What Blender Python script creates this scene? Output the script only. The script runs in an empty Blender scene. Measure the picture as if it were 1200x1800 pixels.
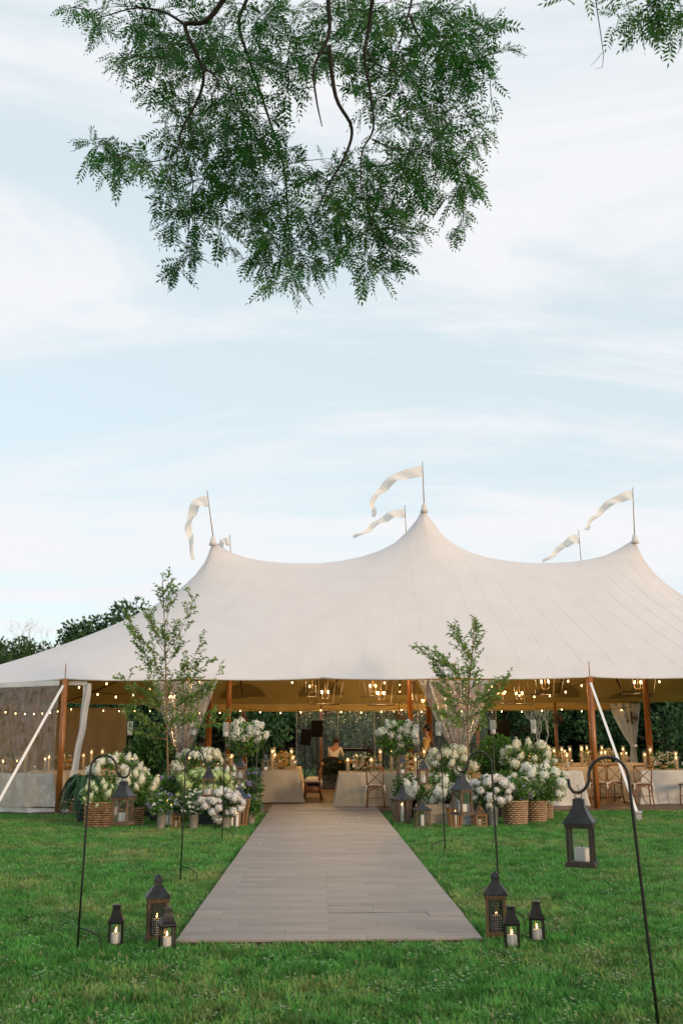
import bpy, math, random
import numpy as np
from mathutils import Vector, Matrix
R_ = math.radians
PI = math.pi
random.seed(7)
rng = np.random.default_rng(7)
S = bpy.context.scene
C = S.collection

# ------------------------------------------------------------------ camera, sky, sun, exposure
CAM_H = 1.6
FOC = 1750.0                                  # focal length in photo pixels (1200 x 1800)
PITCH, YAW, ROLL = math.atan(397 / FOC), R_(1.21), R_(-0.3)
cam_d = bpy.data.cameras.new('camera')
cam = bpy.data.objects.new('camera', cam_d)
C.objects.link(cam)
CM = (Matrix.Rotation(-YAW, 3, 'Z') @ Matrix.Rotation(PI / 2 + PITCH, 3, 'X') @ Matrix.Rotation(ROLL, 3, 'Z'))
cam.matrix_world = Matrix.Translation((0, 0, CAM_H)) @ CM.to_4x4()
cam_d.sensor_fit = 'VERTICAL'
cam_d.sensor_height = 36.0
cam_d.lens = 35.0
cam_d.clip_end = 2000
cam_d.dof.use_dof = True
cam_d.dof.focus_distance = 15.0
cam_d.dof.aperture_fstop = 4.0
S.camera = cam

SKX, SKY = 3.0, 1.0                           # offset of the cloud pattern
SUN_AZ, SUN_EL = R_(136), R_(11)              # compass style azimuth from +Y clockwise: behind the camera, to the right
world = bpy.data.worlds.new('World')
S.world = world
world.use_nodes = True
wn, wl = world.node_tree.nodes, world.node_tree.links
wn.clear()
w_out = wn.new('ShaderNodeOutputWorld')
sky = wn.new('ShaderNodeTexSky')
sky.sky_type = 'NISHITA'
sky.sun_disc = False
sky.sun_elevation = SUN_EL
sky.sun_rotation = SUN_AZ
sky.air_density, sky.dust_density, sky.ozone_density = 1.0, 0.6, 1.0
bg1 = wn.new('ShaderNodeBackground'); bg1.inputs['Strength'].default_value = 0.15
wl.new(sky.outputs['Color'], bg1.inputs['Color'])
bg2 = wn.new('ShaderNodeBackground')
bg2.inputs['Color'].default_value = (0.90, 0.92, 0.96, 1); bg2.inputs['Strength'].default_value = 0.80
tc = wn.new('ShaderNodeTexCoord')
sep = wn.new('ShaderNodeSeparateXYZ'); wl.new(tc.outputs['Generated'], sep.inputs[0])
def wmath(op, a, b=None, clamp=False):
    n = wn.new('ShaderNodeMath'); n.operation = op; n.use_clamp = clamp
    for i, v in enumerate((a, b)):
        if v is None: continue
        if isinstance(v, (int, float)): n.inputs[i].default_value = v
        else: wl.new(v, n.inputs[i])
    return n.outputs[0]
zz = wmath('ADD', wmath('MAXIMUM', sep.outputs['Z'], 0.0), 0.12)
cmb = wn.new('ShaderNodeCombineXYZ')
wl.new(wmath('MULTIPLY', wmath('DIVIDE', sep.outputs['X'], zz), 0.75), cmb.inputs['X'])
wl.new(wmath('MULTIPLY', wmath('DIVIDE', sep.outputs['Y'], zz), 1.5), cmb.inputs['Y'])
hz = wn.new('ShaderNodeMapRange'); hz.interpolation_type = 'SMOOTHSTEP'        # pale haze low over the horizon, all round
hz.inputs['From Min'].default_value = 0.02; hz.inputs['From Max'].default_value = 0.42
hz.inputs['To Min'].default_value = 0.07; hz.inputs['To Max'].default_value = 0.0
wl.new(sep.outputs['Z'], hz.inputs['Value'])
ns = wn.new('ShaderNodeTexNoise'); ns.inputs['Scale'].default_value = 0.85
ns.inputs['Detail'].default_value = 10; ns.inputs['Roughness'].default_value = 0.63; ns.inputs['Distortion'].default_value = 0.9
wmp = wn.new('ShaderNodeMapping'); wmp.inputs['Location'].default_value = (SKX, SKY, 0.0)
wl.new(cmb.outputs[0], wmp.inputs['Vector']); wl.new(wmp.outputs[0], ns.inputs['Vector'])
mr = wn.new('ShaderNodeMapRange'); mr.interpolation_type = 'SMOOTHSTEP'
mr.inputs['From Min'].default_value = 0.40; mr.inputs['From Max'].default_value = 0.62
mr.inputs['To Min'].default_value = 0.76; mr.inputs['To Max'].default_value = 1.0
nsum = wmath('ADD', ns.outputs['Fac'], hz.outputs['Result'])
wl.new(nsum, mr.inputs['Value'])
cmixc = wn.new('ShaderNodeMix'); cmixc.data_type = 'RGBA'   # thin veil is bluish, thick cloud near white
cmixc.inputs['A'].default_value = (0.81, 0.92, 0.96, 1); cmixc.inputs['B'].default_value = (0.895, 0.905, 0.93, 1)
mr2 = wn.new('ShaderNodeMapRange'); mr2.inputs['From Min'].default_value = 0.41; mr2.inputs['From Max'].default_value = 0.59
wl.new(nsum, mr2.inputs['Value']); wl.new(mr2.outputs['Result'], cmixc.inputs['Factor'])
wl.new(cmixc.outputs['Result'], bg2.inputs['Color'])
wmix = wn.new('ShaderNodeMixShader')
wl.new(mr.outputs['Result'], wmix.inputs[0]); wl.new(bg1.outputs[0], wmix.inputs[1]); wl.new(bg2.outputs[0], wmix.inputs[2])
wl.new(wmix.outputs[0], w_out.inputs['Surface'])

sun_d = bpy.data.lights.new('sun', 'SUN')
sun = bpy.data.objects.new('sun', sun_d)
C.objects.link(sun)
sun_d.energy = 1.7
sun_d.angle = R_(10)
sun_d.color = (1.0, 0.70, 0.44)
sdir = Vector((math.sin(SUN_AZ) * math.cos(SUN_EL), math.cos(SUN_AZ) * math.cos(SUN_EL), math.sin(SUN_EL)))
sun.rotation_euler = sdir.to_track_quat('Z', 'Y').to_euler()
sun.location = (20, -20, 20)

S.view_settings.view_transform = 'Standard'
S.view_settings.look = 'None'
S.view_settings.exposure = 0.36
S.view_settings.gamma = 1.0
S.render.engine = 'CYCLES'
cy = S.cycles
cy.use_denoising = True
cy.max_bounces = 8; cy.diffuse_bounces = 3; cy.glossy_bounces = 3; cy.transmission_bounces = 4; cy.transparent_max_bounces = 24
cy.caustics_reflective = False; cy.caustics_refractive = False
cy.sample_clamp_indirect = 4.0

# ------------------------------------------------------------------ measuring helpers (photo pixel -> metres)
def ray(px, py):
    return CM @ Vector(((px - 600) / FOC, -(py - 900) / FOC, -1))
def G(px, py, z=0.0):
    d = ray(px, py); t = (z - CAM_H) / d.z
    return Vector((0, 0, CAM_H)) + d * t
def W(px, py, Y):
    d = ray(px, py)
    return Vector((0, 0, CAM_H)) + d * (Y / d.y)
def M(px, Y): return px * Y / FOC * 0.985     # a photo length at distance Y in metres

# ------------------------------------------------------------------ materials
MATS = {}
def mat(name, c1, c2=None, rough=0.6, metallic=0.0, scale=8.0, detail=4.0, bump=0.0, bscale=None, rand=0.0, island=0.0,
        translucent=0.0, emit=None, spec=0.5, world=False, stretch=None, lo=0.35, hi=0.65, tcol=None):
    if name in MATS: return MATS[name]
    m = bpy.data.materials.new(name); m.use_nodes = True
    n, l = m.node_tree.nodes, m.node_tree.links
    n.clear()
    out = n.new('ShaderNodeOutputMaterial')
    p = n.new('ShaderNodeBsdfPrincipled')
    p.inputs['Roughness'].default_value = rough; p.inputs['Metallic'].default_value = metallic
    p.inputs['Specular IOR Level'].default_value = spec
    def rgba(c): return (c[0], c[1], c[2], 1)
    src = None
    if world:
        g = n.new('ShaderNodeNewGeometry'); vec = g.outputs['Position']
    else:
        t = n.new('ShaderNodeTexCoord'); vec = t.outputs['Object']
    if stretch:
        mp = n.new('ShaderNodeMapping'); mp.inputs['Scale'].default_value = stretch
        l.new(vec, mp.inputs['Vector']); vec = mp.outputs[0]
    if c2 is not None:
        nz = n.new('ShaderNodeTexNoise'); nz.inputs['Scale'].default_value = scale; nz.inputs['Detail'].default_value = detail
        l.new(vec, nz.inputs['Vector'])
        rmp = n.new('ShaderNodeMapRange'); rmp.inputs['From Min'].default_value = lo; rmp.inputs['From Max'].default_value = hi
        l.new(nz.outputs['Fac'], rmp.inputs['Value'])
        mx = n.new('ShaderNodeMix'); mx.data_type = 'RGBA'
        mx.inputs['A'].default_value = rgba(c1); mx.inputs['B'].default_value = rgba(c2)
        l.new(rmp.outputs['Result'], mx.inputs['Factor'])
        src = mx.outputs['Result']
    if rand or island:
        hs = n.new('ShaderNodeHueSaturation')
        if src is not None: l.new(src, hs.inputs['Color'])
        else: hs.inputs['Color'].default_value = rgba(c1)
        amt = rand or island
        if rand:
            oi = n.new('ShaderNodeObjectInfo'); rv = oi.outputs['Random']
        else:
            gi = n.new('ShaderNodeNewGeometry'); rv = gi.outputs['Random Per Island']
        rr = n.new('ShaderNodeMapRange'); rr.inputs['To Min'].default_value = 1 - amt; rr.inputs['To Max'].default_value = 1 + amt
        l.new(rv, rr.inputs['Value']); l.new(rr.outputs['Result'], hs.inputs['Value'])
        src = hs.outputs['Color']
    if src is not None: l.new(src, p.inputs['Base Color'])
    else: p.inputs['Base Color'].default_value = rgba(c1)
    if bump:
        bn = n.new('ShaderNodeTexNoise'); bn.inputs['Scale'].default_value = bscale or scale * 4; bn.inputs['Detail'].default_value = 4
        l.new(vec, bn.inputs['Vector'])
        b = n.new('ShaderNodeBump'); b.inputs['Strength'].default_value = bump; b.inputs['Distance'].default_value = 0.02
        l.new(bn.outputs['Fac'], b.inputs['Height']); l.new(b.outputs[0], p.inputs['Normal'])
    if emit:
        p.inputs['Emission Color'].default_value = rgba(emit[0]); p.inputs['Emission Strength'].default_value = emit[1]
    sh = p.outputs[0]
    if translucent:
        tr = n.new('ShaderNodeBsdfTranslucent')
        if tcol: tr.inputs['Color'].default_value = rgba(tcol)
        elif src is not None: l.new(src, tr.inputs['Color'])
        else: tr.inputs['Color'].default_value = rgba(c1)
        ms = n.new('ShaderNodeMixShader'); ms.inputs[0].default_value = translucent
        l.new(sh, ms.inputs[1]); l.new(tr.outputs[0], ms.inputs[2]); sh = ms.outputs[0]
    l.new(sh, out.inputs['Surface'])
    MATS[name] = m
    return m

def clear_mat(name, col, body, wrinkle=0.0, wscale=(3, 3, 0.6), gloss=0.06, rough=0.05):
    """thin clear sheet: mostly see-through, a little milky, with reflections"""
    m = bpy.data.materials.new(name); m.use_nodes = True
    n, l = m.node_tree.nodes, m.node_tree.links; n.clear()
    out = n.new('ShaderNodeOutputMaterial')
    tr = n.new('ShaderNodeBsdfTransparent')
    df = n.new('ShaderNodeBsdfDiffuse'); df.inputs['Color'].default_value = (*col, 1)
    tl = n.new('ShaderNodeBsdfTranslucent'); tl.inputs['Color'].default_value = (*col, 1)
    md = n.new('ShaderNodeMixShader'); md.inputs[0].default_value = 0.4
    l.new(df.outputs[0], md.inputs[1]); l.new(tl.outputs[0], md.inputs[2])
    gl = n.new('ShaderNodeBsdfGlossy'); gl.inputs['Roughness'].default_value = rough
    m1 = n.new('ShaderNodeMixShader'); m1.inputs[0].default_value = body
    l.new(tr.outputs[0], m1.inputs[1]); l.new(md.outputs[0], m1.inputs[2])
    fr = n.new('ShaderNodeLayerWeight'); fr.inputs['Blend'].default_value = 0.25
    ad = n.new('ShaderNodeMath'); ad.operation = 'MULTIPLY_ADD'; ad.inputs[1].default_value = 0.5; ad.inputs[2].default_value = gloss
    ad.use_clamp = True
    l.new(fr.outputs['Fresnel'], ad.inputs[0])
    m2 = n.new('ShaderNodeMixShader')
    l.new(ad.outputs[0], m2.inputs[0]); l.new(m1.outputs[0], m2.inputs[1]); l.new(gl.outputs[0], m2.inputs[2])
    if wrinkle:
        t = n.new('ShaderNodeTexCoord'); mp = n.new('ShaderNodeMapping'); mp.inputs['Scale'].default_value = wscale
        l.new(t.outputs['Object'], mp.inputs['Vector'])
        nz = n.new('ShaderNodeTexNoise'); nz.inputs['Scale'].default_value = 3.0; nz.inputs['Detail'].default_value = 5
        nz.inputs['Distortion'].default_value = 0.6
        l.new(mp.outputs[0], nz.inputs['Vector'])
        b = n.new('ShaderNodeBump'); b.inputs['Strength'].default_value = wrinkle; b.inputs['Distance'].default_value = 0.08
        l.new(nz.outputs['Fac'], b.inputs['Height'])
        l.new(b.outputs[0], gl.inputs['Normal']); l.new(b.outputs[0], df.inputs['Normal'])
        rp = n.new('ShaderNodeMapRange'); rp.inputs['From Min'].default_value = 0.4; rp.inputs['From Max'].default_value = 0.75
        rp.inputs['To Min'].default_value = body * 0.5; rp.inputs['To Max'].default_value = min(1, body * 2.2)
        l.new(nz.outputs['Fac'], rp.inputs['Value']); l.new(rp.outputs['Result'], m1.inputs[0])
    l.new(m2.outputs[0], out.inputs['Surface'])
    MATS[name] = m
    return m

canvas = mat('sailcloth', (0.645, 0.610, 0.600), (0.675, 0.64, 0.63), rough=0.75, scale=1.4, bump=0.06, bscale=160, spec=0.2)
lamplit_tan = mat('sailcloth_lamplight_tan', (0.58, 0.43, 0.18), (0.64, 0.48, 0.22), rough=0.85, scale=1.2, spec=0.1, translucent=0.0)  # tan colour carries the dim amber lamplight under the white cloth
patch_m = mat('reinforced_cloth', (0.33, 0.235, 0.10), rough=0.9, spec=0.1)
strap_in = mat('seam_webbing', (0.13, 0.085, 0.03), rough=0.9, spec=0.1)
strap_w = mat('white_strap', (0.75, 0.74, 0.72), rough=0.6)
pole_m = mat('varnished_pole', (0.40, 0.15, 0.038), (0.27, 0.09, 0.022), rough=0.32, scale=3, stretch=(6, 6, 0.6), spec=0.5)
flag_m = mat('flag_cloth', (0.88, 0.86, 0.83), rough=0.8, translucent=0.35, spec=0.1)
metal_d = mat('dark_metal', (0.010, 0.010, 0.011), (0.02, 0.019, 0.018), rough=0.45, scale=30, metallic=0.5)
metal_b = mat('black_iron', (0.012, 0.012, 0.013), rough=0.4, metallic=0.3)
roof_metal = mat('lantern_roof_metal', (0.026, 0.029, 0.031), (0.052, 0.056, 0.058), rough=0.42, metallic=0.55, scale=22)
wood_l = mat('lantern_wood', (0.075, 0.042, 0.022), (0.15, 0.09, 0.05), rough=0.7, scale=9, stretch=(8, 8, 1.2), bump=0.2, rand=0.2)
wood_w = mat('warm_wood', (0.24, 0.115, 0.04), (0.36, 0.19, 0.07), rough=0.6, scale=7, stretch=(8, 8, 1.2), bump=0.2, rand=0.15)
chair_w = mat('chair_wood', (0.17, 0.065, 0.018), (0.26, 0.11, 0.034), rough=0.45, scale=6, stretch=(6, 6, 1), rand=0.12)
cushion_m = mat('seat_cushion', (0.66, 0.62, 0.55), rough=0.9)
linen = mat('linen', (0.48, 0.39, 0.27), (0.55, 0.46, 0.33), rough=0.9, scale=5, bump=0.12, bscale=260, spec=0.1)
linen_w = mat('pale_linen', (0.58, 0.55, 0.50), (0.64, 0.61, 0.56), rough=0.9, scale=5, bump=0.12, bscale=260, spec=0.1)
drape_b = mat('beige_drape', (0.40, 0.33, 0.23), (0.46, 0.38, 0.27), rough=0.9, scale=2, spec=0.1)
wax = mat('candle_wax', (0.80, 0.77, 0.72), rough=0.45, translucent=0.15)
wax_gold = mat('gold_candle', (0.75, 0.47, 0.14), rough=0.35, metallic=0.2)
flame_m = mat('candle_flame', (1, 0.6, 0.2), emit=((1.0, 0.52, 0.16), 14))
bulb_m = mat('warm_bulb', (1, 0.7, 0.35), emit=((1.0, 0.58, 0.2), 11))
glass_m = clear_mat('clear_glass', (0.9, 0.9, 0.9), 0.02, gloss=0.04, rough=0.02)
tube_m = clear_mat('candle_tube_glass', (0.9, 0.85, 0.75), 0.16, gloss=0.08, rough=0.05)
vinyl_m = clear_mat('clear_vinyl', (0.62, 0.56, 0.48), 0.075, wrinkle=0.9, wscale=(3.0, 3.0, 0.6), gloss=0.11, rough=0.12)
vinyl_g = clear_mat('gathered_vinyl', (0.82, 0.78, 0.76), 0.42, wrinkle=0.5, wscale=(5, 5, 0.5), gloss=0.08, rough=0.16)
vinyl_b = clear_mat('back_vinyl', (0.55, 0.65, 0.70), 0.10, wrinkle=0.5, wscale=(2.5, 2.5, 0.3), gloss=0.03, rough=0.1)
hem_m = mat('white_hem', (0.72, 0.72, 0.71), (0.8, 0.8, 0.79), rough=0.55, scale=4, translucent=0.2)
black_m = mat('black_plastic', (0.006, 0.006, 0.007), rough=0.75, spec=0.15)
cloth_k = mat('black_cloth', (0.010, 0.010, 0.012), rough=0.9, spec=0.15)
cloth_wht = mat('white_shirt', (0.68, 0.62, 0.58), rough=0.9, spec=0.1)
cloth_y = mat('ochre_shirt', (0.52, 0.33, 0.10), rough=0.9, spec=0.1)
skin_m = mat('skin', (0.36, 0.19, 0.12), rough=0.55)
hair_m = mat('dark_hair', (0.014, 0.009, 0.007), rough=0.6)
wicker = mat('wicker', (0.16, 0.085, 0.038), (0.30, 0.18, 0.085), rough=0.7, scale=14, bump=0.3, bscale=60)
wicker_l = mat('pale_wicker', (0.34, 0.205, 0.11), (0.46, 0.30, 0.18), rough=0.7, scale=14, bump=0.3, bscale=60)
tin = mat('grey_tin', (0.25, 0.225, 0.19), (0.36, 0.33, 0.28), rough=0.5, metallic=0.3, scale=7)
pot_d = mat('dark_planter', (0.022, 0.022, 0.022), (0.04, 0.038, 0.035), rough=0.7, scale=10)
crate_m = mat('weathered_crate_wood', (0.22, 0.17, 0.12), (0.32, 0.26, 0.19), rough=0.8, scale=6, stretch=(1, 8, 8), rand=0.15)
crate_g = mat('grey_crate_wood', (0.24, 0.26, 0.27), (0.33, 0.35, 0.35), rough=0.75, scale=6, stretch=(1, 8, 8), rand=0.12)
crate_k = mat('green_black_crate_wood', (0.020, 0.026, 0.022), rough=0.8, rand=0.2)
soil = mat('soil', (0.03, 0.02, 0.014), rough=1.0)
leaf_a = mat('plant_leaf', (0.068, 0.17, 0.025), (0.14, 0.27, 0.048), rough=0.45, scale=5, island=0.35, translucent=0.3)
leaf_b = mat('dark_shrub_leaf', (0.030, 0.095, 0.020), (0.062, 0.15, 0.032), rough=0.45, scale=5, island=0.35, translucent=0.25)
leaf_s = mat('sapling_leaf', (0.14, 0.28, 0.05), (0.24, 0.38, 0.085), rough=0.45, scale=3, island=0.3, translucent=0.42)
leaf_y = mat('lime_leaf', (0.12, 0.25, 0.045), (0.2, 0.33, 0.075), rough=0.5, scale=5, island=0.25, translucent=0.3)
leaf_o = mat('overhead_leaf', (0.022, 0.125, 0.014), (0.066, 0.21, 0.030), rough=0.45, scale=1.2, island=0.4, translucent=0.5)
leaf_f = mat('fern_leaf', (0.020, 0.085, 0.028), (0.035, 0.12, 0.04), rough=0.5, island=0.25, translucent=0.25)
leaf_g = mat('ornamental_grass_leaf', (0.06, 0.14, 0.04), (0.10, 0.19, 0.06), rough=0.5, island=0.3, translucent=0.25)
tree_leaf = mat('wood_edge_leaf', (0.028, 0.082, 0.027), (0.054, 0.128, 0.038), rough=0.6, scale=0.5, island=0.45, translucent=0.2)
tree_leaf2 = mat('bushy_tree_leaf', (0.042, 0.09, 0.026), (0.07, 0.13, 0.038), rough=0.6, scale=0.5, island=0.4, translucent=0.2)
bark = mat('bark', (0.05, 0.035, 0.025), (0.09, 0.065, 0.045), rough=0.9, scale=6, bump=0.5, bscale=25)
bark_s = mat('sapling_bark', (0.17, 0.10, 0.05), (0.24, 0.15, 0.08), rough=0.8, scale=20)
bark_o = mat('overhead_bark', (0.028, 0.022, 0.016), (0.06, 0.048, 0.032), rough=0.9, scale=14, bump=0.4, bscale=50)
pet_w = mat('white_petal', (0.92, 0.905, 0.84), (0.86, 0.87, 0.73), rough=0.7, scale=9, island=0.06, translucent=0.38, spec=0.2)
pet_c = mat('cream_petal', (0.90, 0.86, 0.72), (0.85, 0.84, 0.64), rough=0.7, scale=9, island=0.06, translucent=0.38, spec=0.2)
pet_l = mat('lime_petal', (0.42, 0.56, 0.20), (0.58, 0.66, 0.34), rough=0.7, scale=9, island=0.12, translucent=0.2, spec=0.2)
pet_p = mat('purple_petal', (0.30, 0.24, 0.50), (0.42, 0.36, 0.58), rough=0.7, scale=9, island=0.2, translucent=0.2, spec=0.2)
pet_y = mat('yellow_petal', (0.75, 0.44, 0.06), (0.7, 0.36, 0.05), rough=0.7, island=0.2, translucent=0.2)
pet_t = mat('table_blossom', (0.74, 0.55, 0.34), (0.70, 0.62, 0.50), rough=0.7, scale=30, island=0.3, translucent=0.2)
fan_m = mat('fan_cage', (0.16, 0.12, 0.08), rough=0.5, metallic=0.6)
wall_br = mat('chandelier_metal', (0.055, 0.036, 0.018), rough=0.5, metallic=0.4)

# ------------------------------------------------------------------ mesh helpers
class MB:
    def __init__(s): s.v = []; s.f = []
    def add(s, vs, fs):
        b = len(s.v); s.v += [tuple(v) for v in vs]; s.f += [tuple(b + i for i in f) for f in fs]; return s
    def box(s, c, d, rot=None, taper=1.0):
        x, y, z = d[0] / 2, d[1] / 2, d[2] / 2
        vs = [Vector((sx * x * (taper if sz > 0 else 1), sy * y * (taper if sz > 0 else 1), sz * z)) for sz in (-1, 1) for sy in (-1, 1) for sx in (-1, 1)]
        if rot is not None: vs = [rot @ v for v in vs]
        vs = [v + Vector(c) for v in vs]
        return s.add(vs, [(0, 2, 3, 1), (4, 5, 7, 6), (0, 1, 5, 4), (2, 6, 7, 3), (0, 4, 6, 2), (1, 3, 7, 5)])
    def bar(s, a, b, w, h=None):
        a, b = Vector(a), Vector(b); d = b - a
        q = d.to_track_quat('Z', 'Y').to_matrix()
        return s.box((a + b) / 2, (w, h or w, d.length), q)
    def tube(s, pts, r, n=8, cap=True):
        pts = [Vector(p) for p in pts]; k = len(pts)
        rs = [r] * k if isinstance(r, (int, float)) else list(r)
        vs, fs = [], []
        up = None
        for i, p in enumerate(pts):
            t = (pts[min(i + 1, k - 1)] - pts[max(i - 1, 0)]).normalized()
            if up is None:
                up = Vector((1, 0, 0)) if abs(t.x) < 0.9 else Vector((0, 1, 0))
            x = (up - t * up.dot(t)).normalized(); y = t.cross(x); up = x
            for j in range(n):
                a = 2 * PI * j / n
                vs.append(p + (x * math.cos(a) + y * math.sin(a)) * rs[i])
        for i in range(k - 1):
            for j in range(n):
                fs.append((i * n + j, i * n + (j + 1) % n, (i + 1) * n + (j + 1) % n, (i + 1) * n + j))
        if cap: fs.append(tuple(range(n - 1, -1, -1))); fs.append(tuple((k - 1) * n + j for j in range(n)))
        return s.add(vs, fs)
    def loft(s, prof, n=4, c=(0, 0, 0), rot=PI / 4, cap=True):
        """prof: list of (half width, z); n sides (half width = apothem)"""
        vs, fs = [], []
        kk = 1 / math.cos(PI / n) if n < 12 else 1
        for r, z in prof:
            for j in range(n):
                a = rot + 2 * PI * j / n
                vs.append((c[0] + r * kk * math.cos(a), c[1] + r * kk * math.sin(a), c[2] + z))
        k = len(prof)
        for i in range(k - 1):
            for j in range(n): fs.append((i * n + j, i * n + (j + 1) % n, (i + 1) * n + (j + 1) % n, (i + 1) * n + j))
        if cap: fs.append(tuple(range(n - 1, -1, -1))); fs.append(tuple((k - 1) * n + j for j in range(n)))
        return s.add(vs, fs)
    def ball(s, c, r, n=10, m=6):
        r = (r, r, r) if isinstance(r, (int, float)) else r
        vs = [(c[0], c[1], c[2] - r[2])]; fs = []
        for i in range(1, m):
            a = -PI / 2 + PI * i / m
            for j in range(n):
                b = 2 * PI * j / n
                vs.append((c[0] + r[0] * math.cos(a) * math.cos(b), c[1] + r[1] * math.cos(a) * math.sin(b), c[2] + r[2] * math.sin(a)))
        vs.append((c[0], c[1], c[2] + r[2])); top = len(vs) - 1
        for j in range(n):
            fs.append((0, 1 + (j + 1) % n, 1 + j)); fs.append((top, 1 + (m - 2) * n + j, 1 + (m - 2) * n + (j + 1) % n))
        for i in range(m - 2):
            for j in range(n): fs.append((1 + i * n + j, 1 + i * n + (j + 1) % n, 1 + (i + 1) * n + (j + 1) % n, 1 + (i + 1) * n + j))
        return s.add(vs, fs)
    def grid(s, fn, nu, nv, closed=False):
        vs = [fn(i / nu, j / nv) for j in range(nv + 1) for i in range(nu + (0 if closed else 1))]
        w = nu if closed else nu + 1
        fs = [(j * w + i, j * w + (i + 1) % w, (j + 1) * w + (i + 1) % w, (j + 1) * w + i) for j in range(nv) for i in range(nu)]
        return s.add(vs, fs)
    def mesh(s, name, m, smooth=False):
        me = bpy.data.meshes.new(name); me.from_pydata(s.v, [], s.f); me.update()
        if m: me.materials.append(m)
        if smooth: me.shade_smooth()
        return me
    def build(s, name, m, parent=None, smooth=False, loc=None):
        return obj(name, s.mesh(name, m, smooth), parent, loc)

def obj(name, me, parent=None, loc=None, rot=None, scale=None):
    o = bpy.data.objects.new(name, me); C.objects.link(o)
    if parent: o.parent = parent
    if loc is not None: o.location = loc
    if rot is not None: o.rotation_euler = rot
    if scale is not None: o.scale = scale
    return o
def tag(o, label, cat, group=None):
    o['label'] = label; o['category'] = cat
    if group: o['group'] = group
    return o
def thing(name, label, cat, loc=(0, 0, 0), rotz=0.0, group=None):
    o = bpy.data.objects.new(name, None); C.objects.link(o)
    o.empty_display_size = 0.1
    o.location = loc; o.rotation_euler = (0, 0, rotz)
    return tag(o, label, cat, group)
def struct(o): o['kind'] = 'structure'; return o
def copy_tree(o, parent=None):
    c = o.copy(); C.objects.link(c)
    if parent: c.parent = parent
    for ch in o.children: copy_tree(ch, c)
    return c

def np_mesh(name, V, F, m, smooth=False):
    V = np.asarray(V, dtype=np.float32); F = np.asarray(F, dtype=np.int32)
    me = bpy.data.meshes.new(name)
    me.vertices.add(len(V)); me.vertices.foreach_set('co', V.ravel())
    k = F.shape[1]
    me.loops.add(F.size); me.loops.foreach_set('vertex_index', F.ravel())
    me.polygons.add(len(F)); me.polygons.foreach_set('loop_start', np.arange(0, F.size, k, dtype=np.int32))
    me.update(calc_edges=True)
    if m: me.materials.append(m)
    if smooth: me.shade_smooth()
    return me

def norm(a): return a / np.maximum(np.linalg.norm(a, axis=-1, keepdims=True), 1e-9)
def leaves_vf(P, D, L, Wd, N=None, fold=0.15, droop=0.0):
    """diamond leaves: P base points, D unit directions, L lengths, Wd widths"""
    P = np.asarray(P, float); D = norm(np.asarray(D, float)); n = len(P)
    L = np.broadcast_to(np.asarray(L, float), (n,))[:, None]; Wd = np.broadcast_to(np.asarray(Wd, float), (n,))[:, None]
    if N is None: N = rng.normal(size=(n, 3)) * 0.7 + np.array([0, 0, 1.0])
    S_ = norm(np.cross(D, N)); U = np.cross(S_, D)
    a = P; tip = P + D * L + np.array([0, 0, -1.0]) * L * droop
    mid = P + D * L * 0.45 + U * L * fold * 0.5
    V = np.stack([a, mid + S_ * Wd / 2, tip, mid - S_ * Wd / 2], 1).reshape(-1, 3)
    F = np.arange(4 * n).reshape(n, 4)
    return V, F
def rand_dirs(n): return norm(rng.normal(size=(n, 3)))
def in_ellipsoid(n, c, r, shell=0.0):
    d = rand_dirs(n); t = (shell ** 3 + (1 - shell ** 3) * rng.random(n)) ** (1 / 3)
    return np.array(c) + d * t[:, None] * np.array(r), d
#@@PART2
# ------------------------------------------------------------------ ground
def lawn_material():
    m = bpy.data.materials.new('lawn'); m.use_nodes = True
    n, l = m.node_tree.nodes, m.node_tree.links
    p = n['Principled BSDF']; p.inputs['Roughness'].default_value = 0.9; p.inputs['Specular IOR Level'].default_value = 0.1
    g = n.new('ShaderNodeNewGeometry')
    a = n.new('ShaderNodeTexNoise'); a.inputs['Scale'].default_value = 0.55; a.inputs['Detail'].default_value = 6
    b = n.new('ShaderNodeTexNoise'); b.inputs['Scale'].default_value = 22; b.inputs['Detail'].default_value = 5
    for t in (a, b): l.new(g.outputs['Position'], t.inputs['Vector'])
    r1 = n.new('ShaderNodeMapRange'); r1.inputs['From Min'].default_value = 0.52; r1.inputs['From Max'].default_value = 0.72
    l.new(a.outputs['Fac'], r1.inputs['Value'])
    m1 = n.new('ShaderNodeMix'); m1.data_type = 'RGBA'
    m1.inputs['A'].default_value = (0.040, 0.112, 0.024, 1); m1.inputs['B'].default_value = (0.115, 0.115, 0.045, 1)
    l.new(r1.outputs['Result'], m1.inputs['Factor'])
    m2 = n.new('ShaderNodeMix'); m2.data_type = 'RGBA'; m2.blend_type = 'MULTIPLY'; m2.inputs['Factor'].default_value = 0.6
    r2 = n.new('ShaderNodeMapRange'); r2.inputs['From Min'].default_value = 0.3; r2.inputs['From Max'].default_value = 0.7
    r2.inputs['To Min'].default_value = 0.35; r2.inputs['To Max'].default_value = 1.3
    l.new(b.outputs['Fac'], r2.inputs['Value']); l.new(m1.outputs['Result'], m2.inputs['A']); l.new(r2.outputs['Result'], m2.inputs['B'])
    l.new(m2.outputs['Result'], p.inputs['Base Color'])
    bp = n.new('ShaderNodeBump'); bp.inputs['Strength'].default_value = 0.5; bp.inputs['Distance'].default_value = 0.03
    l.new(b.outputs['Fac'], bp.inputs['Height']); l.new(bp.outputs[0], p.inputs['Normal'])
    return m
struct(MB().add([(-600, -600, 0), (600, -600, 0), (600, 900, 0), (-600, 900, 0)], [(0, 1, 2, 3)]).build('ground', lawn_material()))

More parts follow.
